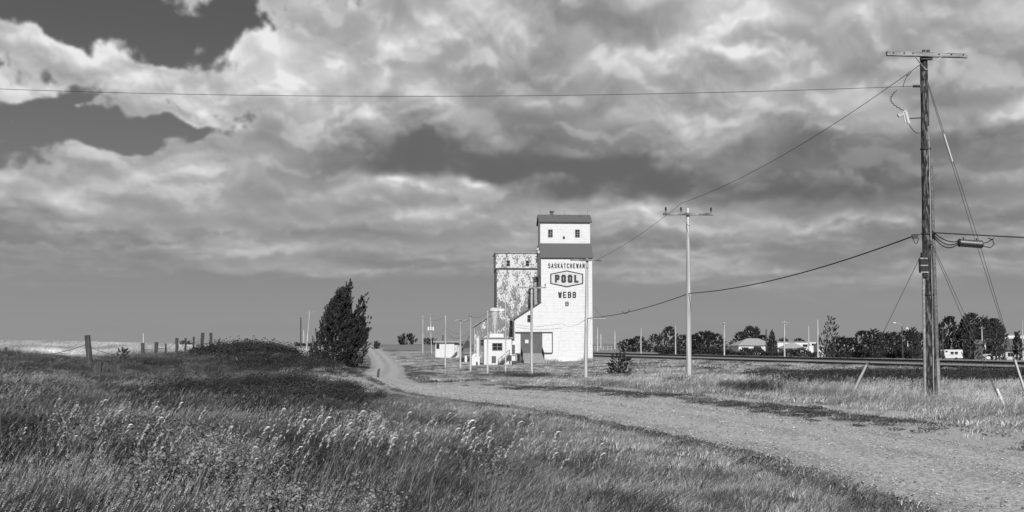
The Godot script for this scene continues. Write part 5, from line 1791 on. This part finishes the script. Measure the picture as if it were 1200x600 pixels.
# ---------------------------------------------------------------- the old fence along the field
func fence() -> void:
	# u, top v, d, radius, lean in px at the top, label
	var posts := [
		[7.0, 407.0, 50.0, 0.075, 0.0, "grey fence post at the pale field's edge"],
		[106.5, 393.0, 46.0, 0.125, -4.0, "thick split fence post leaning above the pale field"],
		[117.0, 424.0, 37.0, 0.1, -0.5, "short dark fence post sunk in the grass below the thick post"],
		[169.0, 402.0, 58.0, 0.115, -2.5, "leaning fence post with a square cut top"],
		[183.0, 401.0, 59.0, 0.105, 0.0, "stout fence post next after the leaning one"],
		[194.5, 402.5, 61.0, 0.065, -0.5, "slim fence post between two stout posts"],
		[207.5, 396.0, 58.0, 0.09, -0.5, "tall fence post with a bent brace on the slope"],
		[217.5, 396.0, 62.0, 0.065, 0.0, "slim fence post before the low far bush"],
		[227.0, 394.5, 64.0, 0.06, 0.0, "slim fence post past the low far bush"],
		[237.0, 390.0, 66.0, 0.11, 0.0, "tall stout fence post at the crest"],
		[247.3, 390.0, 68.0, 0.105, -0.3, "tall stout fence post nearest the dark crest shrub"],
		[256.5, 397.5, 74.0, 0.09, 0.0, "fence post half hidden behind the crest shrub"],
		[443.0, 432.0, 62.0, 0.07, 1.0, "old stake beside the gravel road"],
		[418.5, 439.5, 56.0, 0.05, 0.0, "small stake in the grass near the windblown tree"],
	]
	var tops := []
	for q in posts:
		var b := on_ground(q[0], q[2])
		var top := at(q[0] + q[4], q[1], q[2])
		tops.append(top)
		var st := start()
		var rise := top - b
		var pts := [Vector3(0, -0.4, 0)]
		var rr := [q[3] * 1.05]
		for k in 5:
			pts.append(rise * (k / 4.0) + Vector3(rng.randf_range(-1, 1), 0, rng.randf_range(-1, 1)) * q[3] * 0.18)
			rr.append(q[3] * rng.randf_range(0.86, 1.08))
		tube(st, pts, rr, 7)
		var o := obj("fence_post", st.commit(), M.post)
		o.position = b
		tag(o, q[5], "fence post", "posts of the old wire fence" if q[0] < 300.0 else "")
	var runs := [[0, 1, 0.25, 0.3], [1, 3, 0.45, 0.25], [3, 4, 0.3, 0.1], [4, 5, 0.25, 0.08], [5, 6, 0.2, 0.15], [6, 7, 0.12, 0.1], [7, 8, 0.1, 0.12], [8, 9, 0.35, 0.12], [9, 10, 0.6, 0.1], [10, 11, 0.5, 0.1]]
	var spans := ["from the field's edge post to the thick split post", "from the thick split post to the leaning post", "between the leaning post and the stout one", "between the stout post and the slim one after it", "from the slim post up to the braced tall post", "from the braced post to the slim post by the bush", "between the two slim posts beside the far bush", "from the slim post to the tall crest post", "between the two tall posts on the crest", "from the crest post to the post behind the shrub"]
	for r in runs:
		var a: Vector3 = tops[r[0]] - Vector3(0, r[2], -0.1)
		var b: Vector3 = tops[r[1]] - Vector3(0, r[2] + (0.15 if r[0] < 2 else 0.0), -0.1)
		wire("barbed wire " + spans[runs.find(r)], hang(a, b, r[3], 12), 0.012, M.wire, "wire strands of the old fence", "fence_wire")
	var a2: Vector3 = tops[0] + Vector3(-14.0, -0.2, 6.0)
	wire("sagging barbed wire strand running out along the pale field", hang(tops[0] - Vector3(0, 0.25, -0.1), a2, 0.2, 10), 0.012, M.wire, "", "fence_wire")
	wire("lower barbed wire strand from the thick split post", hang(tops[1] - Vector3(0, 0.85, -0.1), tops[3] - Vector3(0, 0.75, -0.1), 0.1, 12), 0.012, M.wire, "", "fence_wire")

# ---------------------------------------------------------------- grass and weeds (nobody could count them)
const WIND := Vector3(0.86, 0.0, -0.15)

# One blade or stalk as a bent ribbon; returns its tip.
func ribbon(L: Leaves, p: Vector3, h: float, bend: float, w: float, tone: float, dir: Vector3, segs := 3) -> Vector3:
	var across := Vector3(rng.randf_range(-1, 1), 0, rng.randf_range(-1, 1)).normalized() * w * 0.5
	var last := p
	var lw := 1.0
	for i in range(1, segs + 1):
		var t := float(i) / segs
		var q := p + Vector3(0, h * (t - 0.22 * bend * t * t), 0) + dir * h * bend * t * t
		var nw := 1.0 - 0.85 * t
		if i == segs:
			L.one(last - across * lw, last + across * lw, q, tone)
		else:
			L.add(last - across * lw, last + across * lw, q + across * nw, q - across * nw, tone)
		last = q
		lw = nw
	return last

# A nodding, one-sided panicle of small spikelets.
func panicle(L: Leaves, p: Vector3, long: float, dir: Vector3, tone: float, n: int, fat := 1.0) -> void:
	for k in n:
		var t := float(k) / n
		var c := p + Vector3(0, -long * (1.0 - t) * 0.85, 0) - dir * long * 0.45 * (1.0 - t)
		var out := (dir * 0.75 + Vector3(0, 0.75 - 0.75 * t, 0) + ball() * 0.5).normalized()
		var l := long * rng.randf_range(0.12, 0.24) * (1.1 - 0.5 * t)
		var side := out.cross(ball()).normalized() * l * 0.13 * fat
		L.add(c, c + out * l * 0.5 + side, c + out * l, c + out * l * 0.5 - side, tone * rng.randf_range(0.75, 1.2))

func tuft(stems: int, h: float, spread: float, bend: float, leaf_w: float, heads: float, leaf_tone: float, head_tone: float, fat := 1.0) -> Mesh:
	var L := Leaves.new()
	for k in stems:
		var q := rng.randf() * TAU
		var r := sqrt(rng.randf()) * spread
		var p := Vector3(cos(q) * r, -0.03, sin(q) * r)
		var dir := (WIND * rng.randf_range(0.3, 1.1) + Vector3(cos(q), 0, sin(q)) * 0.6 + ball() * 0.5)
		dir.y = 0
		var hh := h * rng.randf_range(0.65, 1.1)
		if rng.randf() < heads:
			var tip := ribbon(L, p, hh, bend * rng.randf_range(0.7, 1.2), 0.006, leaf_tone * rng.randf_range(1.2, 2.4), dir, 4)
			panicle(L, tip, hh * rng.randf_range(0.16, 0.24), dir.normalized(), head_tone, 12, fat)
		for m in 2:
			ribbon(L, p + ball() * 0.02 + Vector3(0, 0.02, 0), hh * rng.randf_range(0.45, 0.85), bend * rng.randf_range(0.8, 2.0), leaf_w * rng.randf_range(0.7, 1.2), leaf_tone * (rng.randf_range(0.35, 1.1) if rng.randf() < 0.75 else rng.randf_range(1.6, 3.0)), dir + ball() * 0.5, 3)
	return L.mesh()

func weed(n: int, spread: float, h: float, size: float, tone: float) -> Mesh:
	var L := Leaves.new()
	for k in n:
		var q := rng.randf() * TAU
		var r := sqrt(rng.randf()) * spread
		var p := Vector3(cos(q) * r, rng.randf() * h * (1.0 - 0.6 * r / spread) + 0.01, sin(q) * r)
		leaf(L, p, Vector3(cos(q), 0.5, sin(q)) + ball(), size * rng.randf_range(0.6, 1.3), tone * rng.randf_range(0.7, 1.35))
	return L.mesh()

# Upright stems set with short pale leaves all the way up.
func sage() -> Mesh:
	var L := Leaves.new()
	for k in 9:
		var q := rng.randf() * TAU
		var r := sqrt(rng.randf()) * 0.2
		var p := Vector3(cos(q) * r, 0, sin(q) * r)
		var h := rng.randf_range(0.35, 0.62)
		var dir := WIND * rng.randf_range(0.0, 0.4) + Vector3(cos(q), 0, sin(q)) * 0.5
		ribbon(L, p, h, 0.5, 0.008, 0.1, dir, 3)
		for m in 26:
			var t := rng.randf_range(0.2, 1.0)
			var c := p + Vector3(0, h * (t - 0.11 * t * t), 0) + dir * h * 0.5 * t * t
			leaf(L, c + ball() * 0.03, dir * 0.5 + Vector3(0, 0.4, 0) + ball(), rng.randf_range(0.022, 0.045), rng.randf_range(0.08, 0.26))
	return L.mesh()

var beds := {}   # kind -> [transforms, tints]

# size scales the plant; wide spreads far plants out, so that fewer are needed there
func put(kind: String, x: float, d: float, size: float, tint: float, wide := 1.0) -> void:
	if not beds.has(kind):
		beds[kind] = [[], []]
	var b := Basis(Vector3.UP, rng.randf_range(-0.5, 0.5)).scaled(Vector3(size * wide, size, size * wide))
	beds[kind][0].append(Transform3D(b, Vector3(x, gy(x, d), -d)))
	beds[kind][1].append(Color(tint, tint, tint))

func bed(called: String, label: String, mesh: Mesh, kind: String, parent: Node3D) -> void:
	if not beds.has(kind):
		return
	var mm := MultiMesh.new()
	mm.transform_format = MultiMesh.TRANSFORM_3D
	mm.use_colors = true
	mm.mesh = mesh
	mm.instance_count = beds[kind][0].size()
	for i in mm.instance_count:
		mm.set_instance_transform(i, beds[kind][0][i])
		mm.set_instance_color(i, beds[kind][1][i])
	var o := MultiMeshInstance3D.new()
	o.name = numbered(called)
	o.multimesh = mm
	o.material_override = M.plant
	o.set_meta("kind", "stuff")
	add_child(o)
	tag(o, label, "grass")

func inside(x: float, d: float, cx: float, cd: float, rx: float, rd: float) -> float:
	var q := (x - cx) * (x - cx) / (rx * rx) + (d - cd) * (d - cd) / (rd * rd)
	return 1.0 - smoothstep(0.45, 1.15, q + 0.5 * n_patch.get_noise_2d(x * 3.0, d * 3.0))

func built_on(x: float, d: float) -> bool:
	var q := x + TRACK_SLOPE * d
	if q > SIDING - 2.0 and q < MAIN_LINE + 2.6 and d > 45.0:
		return true
	if d > 160.0 and d < 176.0 and x > 0.2 and x < 13.4:
		return true
	return d > 153.0 and d < 162.0 and x > -4.8 and x < 0.4

# Chooses what grows at a spot.
func sow(x: float, d: float) -> void:
	if built_on(x, d):
		return
	var s := aside(x, d)
	var r := road_at(d)
	var half := r.y * 0.5
	var t := x / d
	var e := absf(s) - half
	if e < -0.25:
		return
	var p := n_patch.get_noise_2d(x * 1.1, d * 0.8)
	var f := n_patch.get_noise_2d(x * 6.0 + 70.0, d * 6.0)
	var g := rng.randf()
	var tint := (1.0 + 0.5 * n_tint.get_noise_2d(x * 0.6, d * 0.45) + 0.55 * f + 0.35 * p) * rng.randf_range(0.65, 1.35)
	var grow := pow(maxf(d, 8.0) / 10.0, 0.28)
	var tall := lerpf(0.68, 0.52, smoothstep(13.0, 32.0, d))
	if s < 0.0 or d > 640.0:
		# the near side: bank, crest and field
		if d > 66.0 and t < -0.17:
			if t < -0.33 or d > 80.0:
				put("straw%d" % (rng.randi() % 2), x, d, rng.randf_range(0.8, 1.2), (1.0 + 1.2 * p) * tint, grow)
			else:
				put("straw%d" % (rng.randi() % 2), x, d, rng.randf_range(0.6, 1.0), 1.05 * tint, grow)
			return
		if e < 0.65:
			if p + f * 0.9 > -0.25 and d < 60.0 and g < 0.85:
				put("weed%d" % (rng.randi() % 2), x, d, rng.randf_range(0.5, 0.9), tint, grow)
			elif g > 0.8:
				put("short%d" % (rng.randi() % 2), x, d, rng.randf_range(0.5, 0.9), tint, grow)
			return
		var bare := is_dirt(x, d)
		if bare > 0.5 and g > 0.15:
			return
		if inside(x, d, -14.4, 56.0, 3.0, 5.0) > g:
			put("shrub%d" % (rng.randi() % 2), x, d, rng.randf_range(0.7, 1.15), 0.7 * tint, 1.3)
			return
		var dark := maxf(maxf(inside(x, d, -7.2, 29.0, 3.6, 6.5), inside(x, d, -2.4, 13.6, 1.1, 1.0)), maxf(inside(x, d, -9.0, 47.0, 5.0, 7.0) * 0.95, inside(x, d, -5.6, 12.0, 1.6, 1.2) * 0.8))
		dark = maxf(dark, smoothstep(0.24, 0.46, p) * 0.7 * smoothstep(4.0, 8.0, e))
		var bright := maxf(inside(x, d, -12.6, 29.0, 2.6, 4.5), inside(x, d, -2.6, 17.0, 2.4, 2.0))
		dark *= 1.0 - bright
		tint *= 1.0 + 0.5 * bright
		if g < dark * 0.85:
			put("green%d" % (rng.randi() % 2), x, d, rng.randf_range(0.8, 1.2) * tall, 0.62 * tint, grow)
			if rng.randf() < 0.4:
				put("shrub%d" % (rng.randi() % 2), x, d, rng.randf_range(0.35, 0.7), 0.62 * tint, grow)
			return
		# grey-leaved wolf willow and other broad weeds stand in colonies among the grass
		var colony := maxf(inside(x, d, -4.6, 13.2, 1.7, 1.5), smoothstep(0.36, 0.46, n_patch.get_noise_2d(x * 2.2 - 90.0, d * 1.8)) * smoothstep(3.0, 6.0, e))
		if colony > 0.3 and g < colony * 0.45 and d < 48.0:
			put("sage%d" % (rng.randi() % 2), x, d, rng.randf_range(0.55, 1.0) * lerpf(1.0, 0.7, smoothstep(15.0, 30.0, d)), tint, grow)
			return
		if f + 0.5 * n_tint.get_noise_2d(x * 2.0 - 9.0, d * 2.0) < -0.42:
			put("short%d" % (rng.randi() % 2), x, d, rng.randf_range(0.35, 0.6), 0.7 * tint, grow)   # gaps of low growth
			return
		var near_road := 1.0 - smoothstep(1.5, 6.0, e)
		if d > 34.0:
			near_road *= 0.6
		if rng.randf() < near_road:
			put("short%d" % (rng.randi() % 2), x, d, rng.randf_range(0.7, 1.1) * lerpf(0.55, 1.0, smoothstep(1.0, 5.0, e)), 1.12 * tint, grow)
		elif n_tint.get_noise_2d(x * 1.3 + 40.0, d * 1.1) + 0.4 * (g - 0.5) > -0.05:
			put("brome%d" % (rng.randi() % 3), x, d, rng.randf_range(0.72, 1.12) * lerpf(0.62, 1.0, smoothstep(3.0, 10.0, e)) * tall, 0.68 * tint, grow)
		else:
			put("green%d" % (rng.randi() % 2), x, d, rng.randf_range(0.7, 1.1) * tall, 0.72 * tint, grow)
		return
	# the far side: weeds by the road, a worn strip, tall grass, then the yard
	var q := x + TRACK_SLOPE * d
	if q > MAIN_LINE:
		if is_dirt(x, d) < 0.4:
			put("short%d" % (rng.randi() % 2), x, d, rng.randf_range(0.8, 1.3), 1.1 * tint, grow)
		return
	if d > 58.0 and t < 0.1:
		var bare := is_dirt(x, d)
		if e < 0.9 and p > -0.2 and d < 150.0:
			put("weed%d" % (rng.randi() % 2), x, d, rng.randf_range(0.6, 1.0), tint, grow)
		elif p + 0.5 * f > 0.22:
			put("weed%d" % (rng.randi() % 2), x, d, rng.randf_range(0.6, 1.1), 0.9 * tint, grow)
		elif bare < 0.5 or g < 0.12:
			put("short%d" % (rng.randi() % 2), x, d, rng.randf_range(0.6, 1.0), 1.75 * tint, grow)
			if d > 62.0 and d < 100.0 and g < 0.25:
				put("green%d" % (rng.randi() % 2), x, d, rng.randf_range(0.4, 0.6), tint, grow)
		return
	if e < 1.7 and d < 58.0:
		var thick := smoothstep(19.0, 24.0, d) * (1.0 - smoothstep(42.0, 50.0, d)) * 0.8 + (0.6 if d < 18.0 and e < 1.1 else 0.12)
		if g < thick and f > 0.1 - 0.55 * thick and e > 0.2 + 0.5 * f + 0.4 * p:
			put("weed%d" % (rng.randi() % 2), x, d, rng.randf_range(0.45, 0.95), tint, grow)
		elif g > 0.93:
			put("short%d" % (rng.randi() % 2), x, d, rng.randf_range(0.4, 0.7), 1.2 * tint, grow)
		return
	if is_dirt(x, d) > 0.45:
		if g < 0.45:
			put("short%d" % (rng.randi() % 2), x, d, rng.randf_range(0.35, 0.6), 1.2 * tint, grow)
		return
	if e < 4.5:
		put("short%d" % (rng.randi() % 2), x, d, rng.randf_range(0.7, 1.2), 1.25 * tint, grow)
		return
	var band := smoothstep(39.0, 42.0, d + 3.0 * p) * smoothstep(0.2, 0.3, t + 0.1 * p) * (1.0 - smoothstep(66.0, 76.0, d))
	if band > 0.5 and g < 0.3:
		put("shrub%d" % (rng.randi() % 2), x, d, rng.randf_range(0.5, 0.9), 0.8 * tint, grow)
	elif g < band or p + 0.5 * f > 0.24:
		put("green%d" % (rng.randi() % 2), x, d, rng.randf_range(0.7, 1.1) * lerpf(0.9, 0.5, smoothstep(40.0, 60.0, d)), 0.7 * tint, grow)
	elif g < 0.75:
		put("pale%d" % (rng.randi() % 2), x, d, rng.randf_range(0.62, 1.0) * lerpf(1.0, 0.4, smoothstep(36.0, 60.0, d)), 1.65 * tint, grow)
	else:
		put("short%d" % (rng.randi() % 2), x, d, rng.randf_range(0.8, 1.4), 1.75 * tint, grow)

func plants() -> void:
	# more plants near the camera; the spacing grows with the distance
	for k in 100000:
		var z := rng.randf()
		var d := pow(lerpf(pow(5.5, 0.55), pow(230.0, 0.55), z), 1.0 / 0.55)
		sow(rng.randf_range(-0.62, 0.62) * (d + 1.5), d)
	# dark scrub round the yard's pole feet and by the ramp: x, d, spread x, spread d, how many
	for q in [[1.4, 86.0, 3.0, 2.5, 70], [-1.5, 95.0, 2.5, 2.0, 25], [0.2, 161.0, 1.6, 1.5, 26], [6.0, 164.5, 1.8, 0.6, 12], [11.5, 165.0, 2.0, 0.8, 12], [-3.0, 118.0, 4.0, 2.5, 20], [-9.5, 120.0, 3.0, 3.0, 20], [4.5, 74.0, 2.5, 1.2, 10]]:
		for k in q[4]:
			put("shrub%d" % (rng.randi() % 2), q[0] + rng.randfn() * q[2] * 0.5, q[1] + rng.randfn() * q[3] * 0.5, rng.randf_range(0.4, 1.0), rng.randf_range(0.7, 1.4), 1.5)
	# tall plumes close by
	for k in 34:
		var d := rng.randf_range(8.6, 13.5)
		var x := rng.randf_range(-0.5, 0.06) * d
		put("plume", x, d, rng.randf_range(0.75, 1.05), rng.randf_range(0.9, 1.25))
	for q in [[-2.2, 10.6], [-1.95, 10.9], [-2.5, 10.2], [-1.7, 11.2], [-0.95, 10.6], [-2.35, 9.7], [-3.9, 9.6], [-0.2, 9.8], [-2.9, 9.4], [-1.2, 9.7]]:
		for m in 3:
			put("plume", q[0] + rng.randf_range(-0.12, 0.12), q[1] + rng.randf_range(-0.1, 0.1), rng.randf_range(0.85, 1.15), rng.randf_range(1.0, 1.35))
	for i in 3:
		bed("brome_grass", "wind bent brome grass with pale seed heads over the near bank", tuft(11, 0.8, 0.17, 0.62, 0.013, 0.34, 0.08, 0.46), "brome%d" % i, self)
	for i in 2:
		bed("green_grass", "dark green grass in patches on the bank", tuft(16, 0.6, 0.2, 0.66, 0.013, 0.08, 0.05, 0.22), "green%d" % i, self)
		bed("short_grass", "short dry grass beside the road and in the yard", tuft(18, 0.3, 0.22, 0.5, 0.013, 0.2, 0.2, 0.4), "short%d" % i, self)
		bed("pale_grass", "tall pale dry grass past the road", tuft(16, 0.6, 0.22, 0.5, 0.009, 0.45, 0.16, 0.36), "pale%d" % i, self)
		bed("roadside_weeds", "low dark weeds along the gravel road's edges", weed(60, 0.24, 0.12, 0.042, 0.06), "weed%d" % i, self)
		bed("grey_weeds", "grey leaved broad weeds in colonies among the bank grass", sage(), "sage%d" % i, self)
		bed("snowberry_scrub", "dark snowberry scrub on the crest and in hollows", weed(130, 0.42, 0.7, 0.06, 0.04), "shrub%d" % i, self)
		bed("straw_field", "pale ripe crop field beyond the fence", tuft(22, 0.5, 0.3, 0.35, 0.012, 0.6, 0.3, 0.44), "straw%d" % i, self)
	bed("plume_grass", "tall plumed grass stalks close to the lens", tuft(3, 1.0, 0.1, 0.6, 0.01, 1.0, 0.14, 0.45, 1.0), "plume", self)

func stones() -> void:
	# loose gravel on the near stretch of the road
	var st := start()
	var sp := SphereMesh.new()
	sp.radius = 0.5
	sp.height = 0.8
	sp.radial_segments = 6
	sp.rings = 2
	var mm := MultiMesh.new()
	mm.transform_format = MultiMesh.TRANSFORM_3D
	mm.use_colors = true
	mm.mesh = sp
	var tr := []
	var col := []
	for k in 36000:
		var d := pow(rng.randf(), 1.4) * 44.0 + 5.0
		var r := road_at(d)
		var s := rng.randf_range(-1.0, 1.0) * (r.y * 0.5 + 0.2)
		var rut := exp(-pow((absf(s) - 0.9) / 0.5, 2.0))
		if rng.randf() < rut * 0.95:
			continue
		var side := Vector2(1.0, -r.z).normalized()
		var x := r.x + side.x * s
		var e := d + side.y * s
		var f := s / (r.y * 0.5)
		var y := gy(x, e) + 0.055 + 0.05 * (1.0 - f * f) - 0.03 * rut - 0.1 * smoothstep(0.85, 1.1, absf(f))
		var size := rng.randf_range(0.009, 0.022) * (1.0 + d / 60.0) * (1.7 if rng.randf() < 0.06 else 1.0)
		tr.append(Transform3D(Basis(Vector3.UP, rng.randf() * TAU).scaled(Vector3(size * rng.randf_range(0.8, 1.4), size * rng.randf_range(0.6, 0.9), size)), Vector3(x, y + size * 0.12, -e)))
		var g := rng.randf_range(0.08, 0.55) * (1.3 if rng.randf() < 0.08 else 1.0)
		col.append(Color(g, g, g))
	mm.instance_count = tr.size()
	for i in tr.size():
		mm.set_instance_transform(i, tr[i])
		mm.set_instance_color(i, col[i])
	var o := MultiMeshInstance3D.new()
	o.name = "gravel"
	o.multimesh = mm
	o.material_override = M.stone
	o.set_meta("kind", "stuff")
	add_child(o)
	tag(o, "loose grey gravel stones scattered over the road", "gravel")

func _ready() -> void:
	rng.seed = 20240
	camera_and_light()
	materials()
	build_ground()
	build_road()
	build_railway()
	pool_elevator()
	old_elevator()
	office()
	yard_sheds()
	main_pole()
	other_poles()
	fence()
	town()
	trees()
	plants()
	stones()
